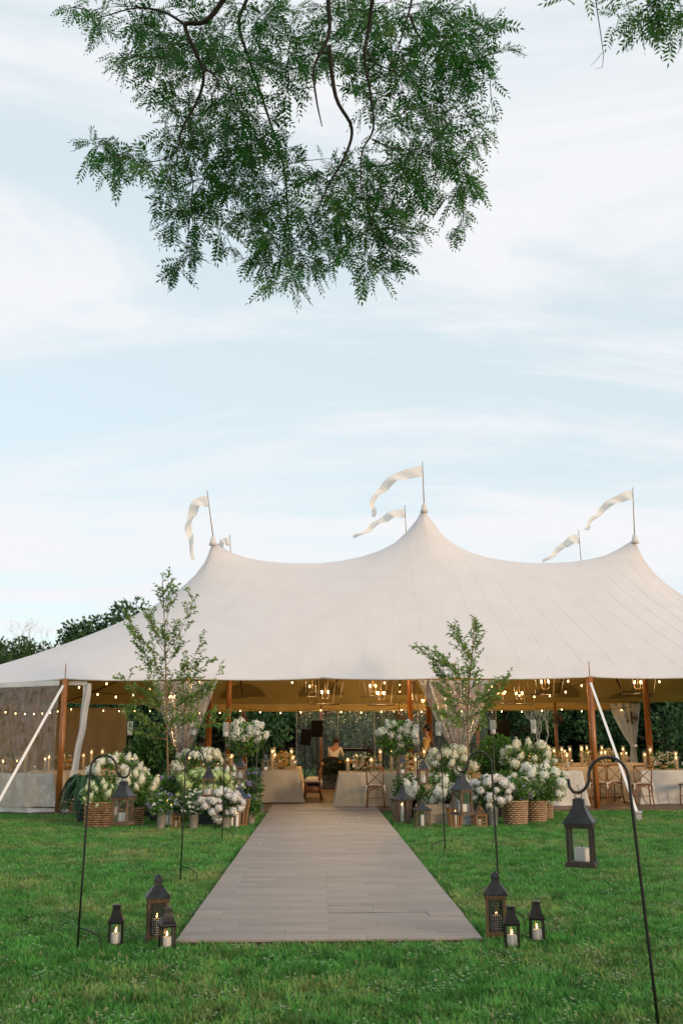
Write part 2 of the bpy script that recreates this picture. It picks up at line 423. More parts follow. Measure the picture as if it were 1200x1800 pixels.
# grass blades: tufts scattered by geometry nodes
def grass_material():
    m = bpy.data.materials.new('grass_blade'); m.use_nodes = True
    n, l = m.node_tree.nodes, m.node_tree.links
    p = n['Principled BSDF']; p.inputs['Roughness'].default_value = 0.55; p.inputs['Specular IOR Level'].default_value = 0.25
    g = n.new('ShaderNodeNewGeometry'); oi = n.new('ShaderNodeObjectInfo')
    a = n.new('ShaderNodeTexNoise'); a.inputs['Scale'].default_value = 0.55; a.inputs['Detail'].default_value = 6
    l.new(g.outputs['Position'], a.inputs['Vector'])
    add = n.new('ShaderNodeMath'); add.operation = 'MULTIPLY_ADD'; add.inputs[1].default_value = 0.26; add.inputs[2].default_value = -0.13
    wnz = n.new('ShaderNodeTexWhiteNoise'); l.new(oi.outputs['Location'], wnz.inputs['Vector'])
    l.new(wnz.outputs['Value'], add.inputs[0])
    sm = n.new('ShaderNodeMath'); l.new(a.outputs['Fac'], sm.inputs[0]); l.new(add.outputs[0], sm.inputs[1])
    r1 = n.new('ShaderNodeMapRange'); r1.inputs['From Min'].default_value = 0.50; r1.inputs['From Max'].default_value = 0.78
    l.new(sm.outputs[0], r1.inputs['Value'])
    m1 = n.new('ShaderNodeMix'); m1.data_type = 'RGBA'
    m1.inputs['A'].default_value = (0.076, 0.240, 0.046, 1); m1.inputs['B'].default_value = (0.31, 0.30, 0.115, 1)
    l.new(r1.outputs['Result'], m1.inputs['Factor'])
    hs = n.new('ShaderNodeHueSaturation')
    rr = n.new('ShaderNodeMapRange'); rr.inputs['To Min'].default_value = 0.5; rr.inputs['To Max'].default_value = 1.6
    c_ = n.new('ShaderNodeTexNoise'); c_.inputs['Scale'].default_value = 3.2; c_.inputs['Detail'].default_value = 3
    l.new(g.outputs['Position'], c_.inputs['Vector'])
    rc = n.new('ShaderNodeMapRange'); rc.inputs['From Min'].default_value = 0.3; rc.inputs['From Max'].default_value = 0.7
    rc.inputs['To Min'].default_value = 0.6; rc.inputs['To Max'].default_value = 1.4
    l.new(c_.outputs['Fac'], rc.inputs['Value'])
    mu = n.new('ShaderNodeMath'); mu.operation = 'MULTIPLY'
    l.new(g.outputs['Random Per Island'], rr.inputs['Value']); l.new(rr.outputs['Result'], mu.inputs[0]); l.new(rc.outputs['Result'], mu.inputs[1])
    l.new(mu.outputs[0], hs.inputs['Value'])
    l.new(m1.outputs['Result'], hs.inputs['Color']); l.new(hs.outputs['Color'], p.inputs['Base Color'])
    tr = n.new('ShaderNodeBsdfTranslucent'); l.new(hs.outputs['Color'], tr.inputs['Color'])
    ms = n.new('ShaderNodeMixShader'); ms.inputs[0].default_value = 0.3
    l.new(p.outputs[0], ms.inputs[1]); l.new(tr.outputs[0], ms.inputs[2]); l.new(ms.outputs[0], n['Material Output'].inputs['Surface'])
    return m
GM = grass_material()
tufts = bpy.data.collections.new('grass_tufts')
def tuft_mesh(k, nb, hgt, spread, wide=1.0):
    V, F = [], []
    for i in range(nb):
        a = rng.random() * 2 * PI; r = spread * math.sqrt(rng.random()); bx, by = r * math.cos(a), r * math.sin(a)
        h = hgt * (0.5 + 0.7 * rng.random()); la = rng.random() * 2 * PI; lean = h * (0.2 + 0.9 * rng.random())
        w = 0.0032 * wide * (0.7 + 0.6 * rng.random()); sx, sy = -math.sin(la) * w, math.cos(la) * w
        dx, dy = math.cos(la) * lean, math.sin(la) * lean
        b = len(V)
        V += [(bx - sx, by - sy, -0.005), (bx + sx, by + sy, -0.005), (bx + dx * .4 + sx * .8, by + dy * .4 + sy * .8, h * .62), (bx + dx * .4 - sx * .8, by + dy * .4 - sy * .8, h * .62), (bx + dx, by + dy, h)]
        F += [(b, b + 1, b + 2), (b, b + 2, b + 3), (b + 3, b + 2, b + 4)]
    return np_mesh('grass_tuft', V, F, GM)
for k, a in enumerate([(20, .032, .06), (16, .042, .05), (20, .026, .07), (12, .055, .05), (18, .022, .07, 2.2)]):
    tm_ = tuft_mesh(k, *a)
    for _ in range(6): tufts.objects.link(bpy.data.objects.new('grass_tuft', tm_))
DRY = mat('dry_grass_stalk', (0.36, 0.31, 0.17), (0.28, 0.26, 0.12), rough=.7, island=.3)
dm_ = tuft_mesh(9, 7, .05, .06); dm_.materials.clear(); dm_.materials.append(DRY)
tufts.objects.link(bpy.data.objects.new('grass_tuft', dm_))
cf = MB()
for a in range(1): cf.ball((.03 * a, .02 * a, .042), (.008, .008, .007), 6, 4)
for a in range(5): cf.ball((.05 * math.cos(a * 1.3), .05 * math.sin(a * 1.3), .022), (.016, .014, .002), 6, 3)
cfm = cf.mesh('grass_tuft', mat('clover_leaf_and_flower', (.10, .24, .07), (.30, .36, .22), rough=.7, world=True, scale=60))
tufts.objects.link(bpy.data.objects.new('grass_tuft', cfm))
gv, gf, gd = [], [], []
def lawn_patch(x0, x1, y0, y1, d):
    b = len(gv); gv.extend([(x0, y0, 0), (x1, y0, 0), (x1, y1, 0), (x0, y1, 0)]); gf.append((b, b + 1, b + 2, b + 3)); gd.append(d)
WX0, WX1, WY0, WY1 = -1.15, 1.28, 8.45, 22.65
lawn_patch(-4, 4, 4.6, 8.42, 700)
for y0, y1, d in ((8.42, 11, 620), (11, 14.5, 560), (14.5, 18.5, 500), (18.5, 22.5, 440)):
    lawn_patch(-0.42 * y1 - 1.2, WX0 - 0.03, y0, y1, d); lawn_patch(WX1 + 0.03, 0.42 * y1 + 1.2, y0, y1, d)
gme = bpy.data.meshes.new('lawn_grass'); gme.from_pydata(gv, [], gf)
at = gme.attributes.new('dens', 'FLOAT', 'FACE'); at.data.foreach_set('value', gd)
go = obj('lawn_grass', gme, None, (0, 0, 0.002)); go['kind'] = 'stuff'
go['label'] = 'mown green lawn grass with dry yellowish patches either side of the walkway'; go['category'] = 'grass'
ng = bpy.data.node_groups.new('scatter_grass', 'GeometryNodeTree')
ng.interface.new_socket('Geometry', in_out='INPUT', socket_type='NodeSocketGeometry')
ng.interface.new_socket('Geometry', in_out='OUTPUT', socket_type='NodeSocketGeometry')
nn, nl = ng.nodes, ng.links
gi, gout = nn.new('NodeGroupInput'), nn.new('NodeGroupOutput')
dp = nn.new('GeometryNodeDistributePointsOnFaces')
na = nn.new('GeometryNodeInputNamedAttribute'); na.data_type = 'FLOAT'; na.inputs['Name'].default_value = 'dens'
ci = nn.new('GeometryNodeCollectionInfo'); ci.inputs['Collection'].default_value = tufts
ci.inputs['Separate Children'].default_value = True; ci.inputs['Reset Children'].default_value = True
ip = nn.new('GeometryNodeInstanceOnPoints'); ip.inputs['Pick Instance'].default_value = True
rv = nn.new('FunctionNodeRandomValue'); rv.data_type = 'FLOAT_VECTOR'; rv.inputs['Min'].default_value = (-.12, -.12, 0); rv.inputs['Max'].default_value = (.12, .12, 6.283)
rs = nn.new('FunctionNodeRandomValue'); rs.data_type = 'FLOAT'; rs.inputs[2].default_value = 0.6; rs.inputs[3].default_value = 1.25
nl.new(gi.outputs[0], dp.inputs['Mesh']); nl.new(na.outputs['Attribute'], dp.inputs['Density'])
nl.new(dp.outputs['Points'], ip.inputs['Points']); nl.new(ci.outputs[0], ip.inputs['Instance'])
nl.new(rv.outputs['Value'], ip.inputs['Rotation']); nl.new(rs.outputs[1], ip.inputs['Scale'])
nl.new(ip.outputs[0], gout.inputs[0])
gm_ = go.modifiers.new('scatter', 'NODES'); gm_.node_group = ng

# ------------------------------------------------------------------ walkway of planks
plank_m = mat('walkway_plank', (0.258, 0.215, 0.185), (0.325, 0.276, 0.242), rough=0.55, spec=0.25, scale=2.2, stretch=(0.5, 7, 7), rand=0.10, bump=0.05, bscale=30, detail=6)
floor_gap = mat('walkway_subfloor', (0.05, 0.04, 0.035), rough=0.9)
wroot = struct(MB().box(((WX0 + WX1) / 2, (WY0 + WY1) / 2, 0.0135), (WX1 - WX0 - .02, WY1 - WY0 - .02, 0.024)).build('walkway', floor_gap))
wroot.location = (0, 0, 0)
def plank_mesh(lx, ly):
    e = 0.0012; h = 0.016; mb = MB()
    vs = [(-lx / 2, -ly / 2, 0), (lx / 2, -ly / 2, 0), (lx / 2, ly / 2, 0), (-lx / 2, ly / 2, 0)]
    vs += [(x, y, h - e) for x, y, _ in vs[:4]] + [(x - math.copysign(e, x), y - math.copysign(e, y), h) for x, y, _ in vs[:4]]
    f = [(3, 2, 1, 0)] + [(i, (i + 1) % 4, 4 + (i + 1) % 4, 4 + i) for i in range(4)] + [(4 + i, 4 + (i + 1) % 4, 8 + (i + 1) % 4, 8 + i) for i in range(4)] + [(8, 9, 10, 11)]
    return mb.add(vs, f).mesh('plank', plank_m)
ROW = 0.2; nrow = int((WY1 - WY0) / ROW + .01) + 12; pm = {}
for r in range(nrow):
    y = WY0 + ROW * (r + 0.5)
    half = (r // 12) % 2
    mid = (WX0 + WX1) / 2; cuts = [WX0]
    if r % 2 == 0: cuts += [WX0 + .25 + .22 * ((r * 2) % 4), mid, mid + .3 + .22 * ((r * 3) % 4)]
    else: cuts += [WX0 + .45 + .2 * ((r * 2) % 3), mid + .18 + .24 * ((r * 3) % 4)]
    cuts.append(WX1)
    for side, (a, b) in enumerate(zip(cuts[:-1], cuts[1:])):
        if True:
            key = round(b - a, 4)
            if key not in pm: pm[key] = plank_mesh(b - a - 0.0016, ROW - 0.0014)
            z = (0.0262 if r < nrow - 12 else .0352) + (0.006 if (5 <= r < 9 and a >= mid) else 0.003 * ((r // 6) % 2)) + 0.0008 * random.random()
            obj('plank', pm[key], wroot, ((a + b) / 2, y, z), (0, 0, random.uniform(-.0006, .0006)))

# ------------------------------------------------------------------ tent
FY, BY, CX = 22.8, 39.6, 3.0
PY1, PY2 = 28.2, 34.2
PK = [(-3.1, 7.18), (3.0, 8.15), (9.1, 7.22)]
EZ = 2.95
side_x = [-5.75, -3.0, 0.0, 3.05, 6.1, 9.15, 12.1]
out_pts = [(x, FY) for x in side_x] + [(15.6, 24.9), (17.6, 28.4), (17.6, 34.0), (15.6, 37.5)] + [(x, BY) for x in reversed(side_x)] + [(-9.6, 37.5), (-11.6, 34.0), (-11.6, 28.4), (-9.6, 24.9)]
def catenary(s, L, za, zb, zs, k=0.85):
    return zs + (za - zs) * math.exp(-s / k) + (zb - zs) * math.exp(-(L - s) / k)
ST = 0.1
gx = np.arange(-12.5, 18.55, ST); gy = np.arange(22.0, 40.65, ST)
XX, YY = np.meshgrid(gx, gy)
poly = np.array(out_pts)
def inside(X, Y):
    r = np.zeros(X.shape, bool); n = len(poly)
    for i in range(n):
        x1, y1 = poly[i]; x2, y2 = poly[(i + 1) % n]
        if y1 == y2: continue
        c = ((y1 > Y) != (y2 > Y)) & (X < (x2 - x1) * (Y - y1) / (y2 - y1) + x1)
        r ^= c
    return r
INS = inside(XX, YY)
Z = np.full(XX.shape, EZ); fixed = ~INS
Z[INS] = 5.0
def fixp(x, y, z):
    i = int(round((y - gy[0]) / ST)); j = int(round((x - gx[0]) / ST)); Z[i, j] = z; fixed[i, j] = True
for py in (PY1, PY2):
    for (xa, za), (xb, zb) in zip(PK[:-1], PK[1:]):
        L = xb - xa
        for s in np.arange(0, L + 1e-6, ST / 2): fixp(xa + s, py, catenary(s, L, za, zb, 6.42))
for x, z in PK:
    L = PY2 - PY1
    for s in np.arange(0, L + 1e-6, ST / 2): fixp(x, PY1 + s, catenary(s, L, z, z, z - 1.0))
for it in range(5200):
    A = 0.25 * (np.roll(Z, 1, 0) + np.roll(Z, -1, 0) + np.roll(Z, 1, 1) + np.roll(Z, -1, 1))
    Z = np.where(fixed, Z, Z + 1.0 * (A - Z))
# concave sweep of the cloth towards the eaves: tension pulls the slope below the straight line
def roof_z(x, y):
    fx = (x - gx[0]) / ST; fy = (y - gy[0]) / ST
    j = int(min(max(fx, 0), len(gx) - 2)); i = int(min(max(fy, 0), len(gy) - 2)); u = fx - j; v = fy - i
    return (Z[i, j] * (1 - u) + Z[i, j + 1] * u) * (1 - v) + (Z[i + 1, j] * (1 - u) + Z[i + 1, j + 1] * u) * v
def roof_mesh(dz):
    mb = MB()
    xs = []
    for (xa, _), (xb, _) in zip(PK[:-1], PK[1:]):
        L = xb - xa
        xs += [xa + L * (0.5 - 0.5 * math.cos(PI * t / 16)) * 1.0 for t in range(16)]
    xs.append(PK[-1][0])
    ys = [PY1 + (PY2 - PY1) * (0.5 - 0.5 * math.cos(PI * t / 14)) for t in range(15)]
    core = lambda x, y: (x, y, roof_z(x, y) + dz)
    base = {}
    def vid(x, y, z):
        k = (round(x, 4), round(y, 4), round(z, 4))
        if k not in base: base[k] = len(mb.v); mb.v.append((x, y, z))
        return base[k]
    for i in range(len(xs) - 1):
        for j in range(len(ys) - 1):
            mb.f.append(tuple(vid(*core(x, y)) for x, y in ((xs[i], ys[j]), (xs[i + 1], ys[j]), (xs[i + 1], ys[j + 1]), (xs[i], ys[j + 1]))))
    # eave samples paired with core border samples, walking round
    pairs = []
    def lin(a, b, t): return a + (b - a) * t
    n_s = len(xs)
    def eave(pa, pb, t):
        x, y = lin(pa[0], pb[0], t), lin(pa[1], pb[1], t)
        d = 4 * t * (1 - t)
        cx, cy_ = CX - x, 31.2 - y; L = math.hypot(cx, cy_)
        return (x + cx / L * 0.10 * d, y + cy_ / L * 0.10 * d, EZ + dz - 0.035 * d)
    def eave_front(x, yy):
        for a, b in zip(side_x[:-1], side_x[1:]):
            if a - 1e-6 <= x <= b + 1e-6: return eave((a, yy), (b, yy), (x - a) / (b - a))
    e0, e1 = side_x[0], side_x[-1]
    for x in xs: pairs.append(((x, PY1), eave_front(lin(e0, e1, (x - xs[0]) / (xs[-1] - xs[0])), FY)))
    right = out_pts[6:12]
    for a, b in zip(right[:-1], right[1:]):
        for t in range(8):
            e = eave(a, b, t / 8); pairs.append((None, e))
    for x in reversed(xs): pairs.append(((x, PY2), eave_front(lin(e0, e1, (x - xs[0]) / (xs[-1] - xs[0])), BY)))
    left = out_pts[18:] + [out_pts[0]]
    left = [(side_x[0], BY)] + [(-9.6, 37.5), (-11.6, 34.0), (-11.6, 28.4), (-9.6, 24.9)] + [(side_x[0], FY)]
    for a, b in zip(left[:-1], left[1:]):
        for t in range(8):
            e = eave(a, b, t / 8); pairs.append((None, e))
    full = []
    for c, e in pairs:
        if c is None:
            xx = xs[-1] if e[0] > CX else xs[0]
            c = (xx, min(max(lin(PY1, PY2, (e[1] - FY) / (BY - FY) * 1.5 - 0.25), PY1), PY2))
        full.append((c, e))
    NT = 30
    rows = []
    for c, e in full:
        col = []
        for t in range(NT + 1):
            u = (t / NT); x, y = lin(e[0], c[0], u), lin(e[1], c[1], u)
            z = max(roof_z(x, y) + dz, EZ + dz)
            w = max(0, 1 - u / 0.08); z = z * (1 - w) + e[2] * w
            col.append(vid(x, y, z))
        rows.append(col)
    m = len(rows)
    for i in range(m):
        a, b = rows[i], rows[(i + 1) % m]
        for t in range(NT):
            q = []
            for v in (a[t], b[t], b[t + 1], a[t + 1]):
                if v not in q: q.append(v)
            if len(q) > 2: mb.f.append(tuple(q))
    return mb
tent = thing('sailcloth_tent', 'large white sailcloth tent with three high peaks and wooden poles', 'tent', (CX, 31.2, 0))
def tl(p): return (p[0] - CX, p[1] - 31.2, p[2])
def tbuild(mb, name, m=None, smooth=False, parent=tent):
    mb.v = [tl(v) for v in mb.v]; return mb.build(name, m, parent, smooth)
ro = tbuild(roof_mesh(0.0), 'roof', canvas, True)
tbuild(roof_mesh(-0.035), 'roof_tint_layer', lamplit_tan, True)  # added layer for the amber underside; real sailcloth is a single sheet
# eave hem: a rolled edge round the cloth
hem = MB(); n = len(out_pts)
for i in range(n):
    a, b = out_pts[i], out_pts[(i + 1) % n]
    def ep(t):
        x, y = a[0] + (b[0] - a[0]) * t, a[1] + (b[1] - a[1]) * t; d = 4 * t * (1 - t); cx, cy_ = CX - x, 31.2 - y; L = math.hypot(cx, cy_)
        return (x + cx / L * 0.10 * d, y + cy_ / L * 0.10 * d, EZ - 0.02 - 0.035 * d)
    hem.tube([ep(t / 10) for t in range(11)], 0.024, 6)
tbuild(hem, 'eave_hem', canvas, True)
# back valance that hangs below the far eave
def valance(x0, x1, y, h):
    return MB().grid(lambda u, v: (x0 + (x1 - x0) * u, y + 0.015 * math.sin(u * 160), EZ - 0.05 - v * h * (0.9 + 0.1 * abs(math.sin(u * (x1 - x0) * PI / 3.05)))), 120, 2)
tbuild(valance(-5.75, 12.1, BY - 0.06, 0.30), 'valance', lamplit_tan)
def side_pole(x, y, lean=0.0, z1=EZ - 0.02):
    p = MB().tube([(x, y, 0.0), (x, y, z1)], 0.066, 14).tube([(x, y, z1), (x, y, z1 + 0.34)], 0.011, 6)
    return tbuild(p, 'side_pole', pole_m, True)
poles = [(x, FY) for x in side_x if x != 0.0] + [(x, BY) for x in side_x] + [(-9.6, 24.9), (-11.6, 28.4), (-11.6, 34.0), (-9.6, 37.5), (15.6, 24.9), (15.6, 37.5)]
for x, y in poles: side_pole(x, y)
for x, z in PK:
    for y in (PY1, PY2):
        tbuild(MB().tube([(x, y, 0.0), (x, y, z - 0.6)], 0.085, 14), 'center_pole', pole_m, True)
        tbuild(MB().loft([(0.12, -0.16), (0.095, -0.07), (0.068, 0.02), (0.05, 0.10), (0.02, 0.11)], 16, (x, y, z)), 'peak_cap', canvas, True)
# half-moon reinforcement cloth round each pole head, seen from below at the far side
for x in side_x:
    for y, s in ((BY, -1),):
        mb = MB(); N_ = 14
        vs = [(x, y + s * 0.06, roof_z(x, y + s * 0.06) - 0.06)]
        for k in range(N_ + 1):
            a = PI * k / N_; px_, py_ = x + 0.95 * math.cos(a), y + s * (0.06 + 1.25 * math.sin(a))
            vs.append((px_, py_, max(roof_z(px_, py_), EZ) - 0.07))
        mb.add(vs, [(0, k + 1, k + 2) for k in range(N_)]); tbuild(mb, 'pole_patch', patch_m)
# sewn panel seams on the outer face
for k in range(25):
    u = k / 24; xe = side_x[0] + (side_x[-1] - side_x[0]) * u; xc = PK[0][0] + (PK[-1][0] - PK[0][0]) * u
    pts = []
    for t in range(21):
        w = .012 + .97 * t / 20; xx, y2 = xe + (xc - xe) * w, FY + (PY1 - FY) * w
        pts.append((xx, y2, roof_z(xx, y2) + .0005))
    tbuild(MB().tube(pts, .0025, 4), 'roof_seam', canvas)
for cx_, cy_ in ((-9.6, 24.9), (-7.9, 23.8), (-10.6, 26.6), (15.6, 24.9), (13.9, 23.8)):
    pk = PK[0] if cx_ < CX else PK[2]; pts = []
    for t in range(21):
        w = .03 + .95 * t / 20; xx, y2 = cx_ + (pk[0] - cx_) * w, cy_ + (PY1 - cy_) * w
        pts.append((xx, y2, roof_z(xx, y2) + .003))
    tbuild(MB().tube(pts, .003, 4), 'roof_seam', canvas)
# webbing seams below the cloth running from pole heads to the peaks
for x in side_x:
    for yy, py in ((FY, PY1), (BY, PY2)):
        pk = min(PK, key=lambda q: abs(q[0] - x + (0.01 if x < CX else -0.01)))
        pts = []
        for t in range(13):
            u = .12 + .88 * t / 12; xx, y2 = x + (pk[0] - x) * u * 0.88, yy + (py - yy) * (0.02 + 0.87 * u)
            pts.append((xx, y2, roof_z(xx, y2) - 0.055))
        tbuild(MB().tube(pts, 0.028, 5), 'seam_webbing', strap_in)
for cx_, cy_ in ((-9.6, 37.5), (-11.6, 34.0), (-9.6, 24.9), (15.6, 37.5), (15.6, 24.9)):
    pk = PK[0] if cx_ < CX else PK[2]; py = PY1 if cy_ < 31 else PY2
    pts = []
    for t in range(13):
        u = 0.02 + 0.84 * t / 12; xx, y2 = cx_ + (pk[0] - cx_) * u, cy_ + (py - cy_) * u
        pts.append((xx, y2, roof_z(xx, y2) - 0.055))
    tbuild(MB().tube(pts, 0.028, 5), 'seam_webbing', strap_in)
# guy straps from the eave poles to ground anchors
for (a, g) in (((-5.75, FY, EZ - 0.1), tuple(G(-18, 1448))), ((6.1, FY, EZ - 0.1), tuple(G(1122, 1446)))):
    a, g = Vector(a), Vector(g); g.z = 0.12; d = (g - a)
    sd = d.cross(Vector((0, 1, 0.2))).normalized() * 0.028
    f = Vector((0, -0.004, 0))
    st = MB().add([a - sd, a + sd, g + sd, g - sd, a - sd - f, a + sd - f, g + sd - f, g - sd - f], [(0, 1, 2, 3), (7, 6, 5, 4), (0, 4, 5, 1), (1, 5, 6, 2), (2, 6, 7, 3), (3, 7, 4, 0)])
    so = tbuild(st, 'guy_strap', strap_w)
    tbuild(MB().tube([g + Vector((0, 0, -.15)), g + Vector((0, 0, .06))], .022, 8).box(g, (.11, .06, .12)).tube([g + Vector((-.07, 0, .06)), g + Vector((.07, 0, .06))], .035, 10), 'ratchet', parent=so, m=mat('ratchet_metal', (.4, .4, .38), rough=.35, metallic=.7))

# floor inside the tent
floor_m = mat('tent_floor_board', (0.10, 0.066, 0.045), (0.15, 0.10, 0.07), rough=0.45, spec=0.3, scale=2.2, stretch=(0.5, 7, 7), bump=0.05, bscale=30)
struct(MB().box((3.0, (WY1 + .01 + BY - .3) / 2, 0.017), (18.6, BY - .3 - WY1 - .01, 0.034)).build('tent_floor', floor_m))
fl = bpy.data.objects['tent_floor']
fp = {}
for r in range(10):
    y = WY1 + 0.02 + 0.2 * (r + 0.5); x = -6.3 + (r % 3) * 0.7
    while x < 12.2:
        x1 = min(x + 2.1, 12.28)
        if x < WX0 < x1: x1 = WX0
        if WX0 - .001 <= x < WX1: x1 = WX1
        k = round(x1 - x, 2)
        if k not in fp:
            fp[k] = plank_mesh(x1 - x - .004, 0.1965); fp[k].materials.clear(); fp[k].materials.append(floor_m)
        if k > .3 and (x1 <= WX0 + .01 or x >= WX1 - .01): obj('plank', fp[k], fl, ((x + x1) / 2, y, 0.0345 + 0.0008 * random.random()))
        x = x1

# pale petals fallen on the boards
pv = []
for k in range(70):
    x, y = rng.uniform(-1.0, 1.15), 22.4 - abs(rng.normal()) * 2.6
    pv.append(leaves_vf(np.array([[x, y, .0515]]), norm(rng.normal(size=(1, 3)) * np.array([1, 1, .15])), .035, .022, N=np.array([[0, 0, 1.0]])))
Vp = np.concatenate([v for v, f in pv]); Fp = np.arange(len(Vp)).reshape(-1, 4)
fpo = obj('fallen_petals', np_mesh('fallen_petals', Vp, Fp, pet_w)); fpo['kind'] = 'stuff'; fpo['label'] = 'pale petals scattered on the walkway boards by the tent'; fpo['category'] = 'petals'
# pennant flags on the peaks
def flag(px_top, py_bot, py_top, Y, xw, zb, path, hoist, label):
    t = thing('pennant_flag', label, 'flag', (xw, Y, zb))
    top = W(px_top, py_top, Y); o = Vector((xw, Y, zb))
    MB().tube([(0, 0, -0.05), top - o], [0.016, 0.011], 8).build('flagpole', mat('flagpole_wood', (.30, .20, .12), rough=.6), t, True)
    P = [W(x, y, Y) - o for x, y in path]
    hw = M(hoist, Y) / 2 * .86; n_ = 40; fs_ = random.random() * 6
    def sp(u):
        f = u * (len(P) - 1); i = min(int(f), len(P) - 2); f -= i
        p0, p1, p2, p3 = P[max(i - 1, 0)], P[i], P[i + 1], P[min(i + 2, len(P) - 1)]
        return 0.5 * ((2 * p1) + (-p0 + p2) * f + (2 * p0 - 5 * p1 + 4 * p2 - p3) * f * f + (-p0 + 3 * p1 - 3 * p2 + p3) * f ** 3)
    def fn(u, v):
        c = sp(u); d = (sp(min(u + .02, 1)) - sp(max(u - .02, 0))).normalized(); nrm = Vector((d.z, 0, -d.x))
        w = hw * (1 - 0.72 * u) * (1 + .16 * math.sin(u * 14 + fs_) * u); dep = 0.20 * math.sin(u * 9 + Y) * u + 0.14 * math.sin(u * 21 + fs_ + v * 2.5) * (.25 + v) * min(1, u * 3)
        c = c + nrm * (.05 * math.sin(u * 17 + fs_) * u)
        return c + nrm * w * (1 - 2 * v) + Vector((0, dep, 0))
    MB().grid(fn, n_, 7).build('pennant', flag_m, t, True)
flag(364, 950, 862, PY1, PK[0][0], PK[0][1] + .12, [(365, 881), (350, 884), (337, 900), (332, 925), (335, 952), (343, 984)], 25, 'white pennant drooping straight down from the left peak of the tent')
flag(742, 892, 812, PY1, PK[1][0], PK[1][1] + .12, [(742, 828), (712, 834), (685, 847), (664, 866), (654, 890), (655, 911)], 25, 'long white pennant curling from the tallest middle peak')
flag(1111, 945, 857, PY1, PK[2][0], PK[2][1] + .12, [(1111, 870), (1088, 876), (1062, 892), (1043, 912), (1024, 932)], 22, 'white pennant streaming from the front right peak of the tent')
flag(404, 980, 940, PY2, PK[0][0], PK[0][1] + .12, [(403, 951), (393, 953), (384, 958), (378, 964)], 20, 'small white pennant peeping out behind the left peak')
flag(711, 940, 888, PY2, PK[1][0], PK[1][1] + .12, [(711, 902), (690, 905), (668, 915), (645, 932), (622, 947)], 20, 'tattered white pennant flying behind the middle peak')
flag(1016, 990, 932, PY2, PK[2][0], PK[2][1] + .12, [(1016, 946), (998, 953), (978, 969), (953, 990)], 22, 'white pennant on the rear peak behind the right-hand saddle of the roof')
#@@PART3
# ------------------------------------------------------------------ clear walls and gathered curtains of the tent
def hang_sheet(a, b, z0, z1, amp, freq, nu=90, nv=14, hem=0.0):
    a, b = Vector((a[0], a[1], 0)), Vector((b[0], b[1], 0)); d = (b - a); nrm = Vector((-d.y, d.x, 0)).normalized(); L = d.length
    ph = random.random() * 6
    def fn(u, v):
        s = u * L; z = z1 + (z0 - z1) * v
        w = amp * (math.sin(s * freq + ph) + 0.5 * math.sin(s * freq * 2.3 + 1 + v * 2)) * (0.35 + 0.65 * v)
        return a + d * u + nrm * w + Vector((0, 0, z))
    return MB().grid(fn, nu, nv)
t = thing('clear_wall', 'wrinkled clear vinyl side wall beside the left corner pole', 'tent wall', (-5.75, FY, 0))
def rel(mb, o): mb.v = [tuple(Vector(v) - Vector(o)) for v in mb.v]; return mb
o_ = (-5.75, FY, 0)
rel(hang_sheet((-5.86, FY - .02), (-9.6, 24.86), 0.10, EZ - .16, 0.035, 7), o_).build('clear_sheet', vinyl_m, t, True)
rel(hang_sheet((-5.86, FY - .02), (-9.6, 24.86), EZ - .17, EZ - .06, 0.012, 5, nv=2), o_).build('top_band', hem_m, t, True)
rel(hang_sheet((-5.5, FY - .09), (-9.6, 24.75), 0.012, 0.12, 0.03, 5, nv=3), o_).build('ground_hem', hem_m, t, True)
t = thing('curtain_edge', 'narrow white gathered edge of a clear curtain hanging beside the left corner pole', 'curtain', (-5.28, FY + .1, 0))
def edge_fn(u, v):
    x = 0.18 * (u - .5) * (1 - .25 * v) - 0.22 * v ** 1.6; return (x + 0.01 * math.sin(v * 17), 0.05 * math.sin(u * 7 + v * 5), EZ - .12 - v * 2.2)
MB().grid(edge_fn, 10, 26).build('cloth_strip', hem_m, t, True)
MB().grid(lambda u, v: (-0.42 + .42 * u + 0.22 * (u - .5) * 0, 0.01, EZ - .06 - v * 0.10), 8, 2).build('header_band', hem_m, t)

def tied_curtain(x, y, wl, wr, ztie, zlow, label, name='tied_curtain', m=vinyl_g, s=1.0):
    t = thing(name, label, 'curtain', (x, y, 0))
    def fn(u, v):
        # v 0 top .. 0.72 tie .. 1 bottom
        ztop = EZ - 0.10
        if v < 0.72:
            k = v / 0.72; z = ztop + (ztie - ztop) * k; wd = (1 - k) ** 0.8 * (1 - .12) + .12
        else:
            k = (v - .72) / .28; z = ztie + (zlow - ztie) * k; wd = .12 + .16 * k ** .7
        c = u * 2 - 1; w = (wl if c < 0 else wr) * wd * c
        pl = 0.05 * math.sin(u * 41) * (0.5 + wd) + .03 * math.sin(u * 83 + v * 3)
        return (w, -0.16 + pl * s, z)
    MB().grid(fn, 100, 26).build('clear_drape', m, t, True)
    MB().loft([(.105, -.05), (.115, 0), (.105, .05)], 14, (0, -0.16, ztie), cap=False).build('tie_band', hem_m, t, True)
    return t
tied_curtain(-3.05, FY, 0.72, 0.72, 1.25, 0.05, 'clear curtain gathered and tied to a pole behind the taller-crowned left sapling')
tied_curtain(3.05, FY, 0.85, 0.85, 1.30, 0.05, 'clear curtain gathered and tied to a pole behind the right sapling', m=vinyl_g)
tied_curtain(12.1, BY - .1, 0.95, 0.35, 1.25, 0.05, 'pale curtain bunched at a far rear pole before the tree trunk', m=hem_m)

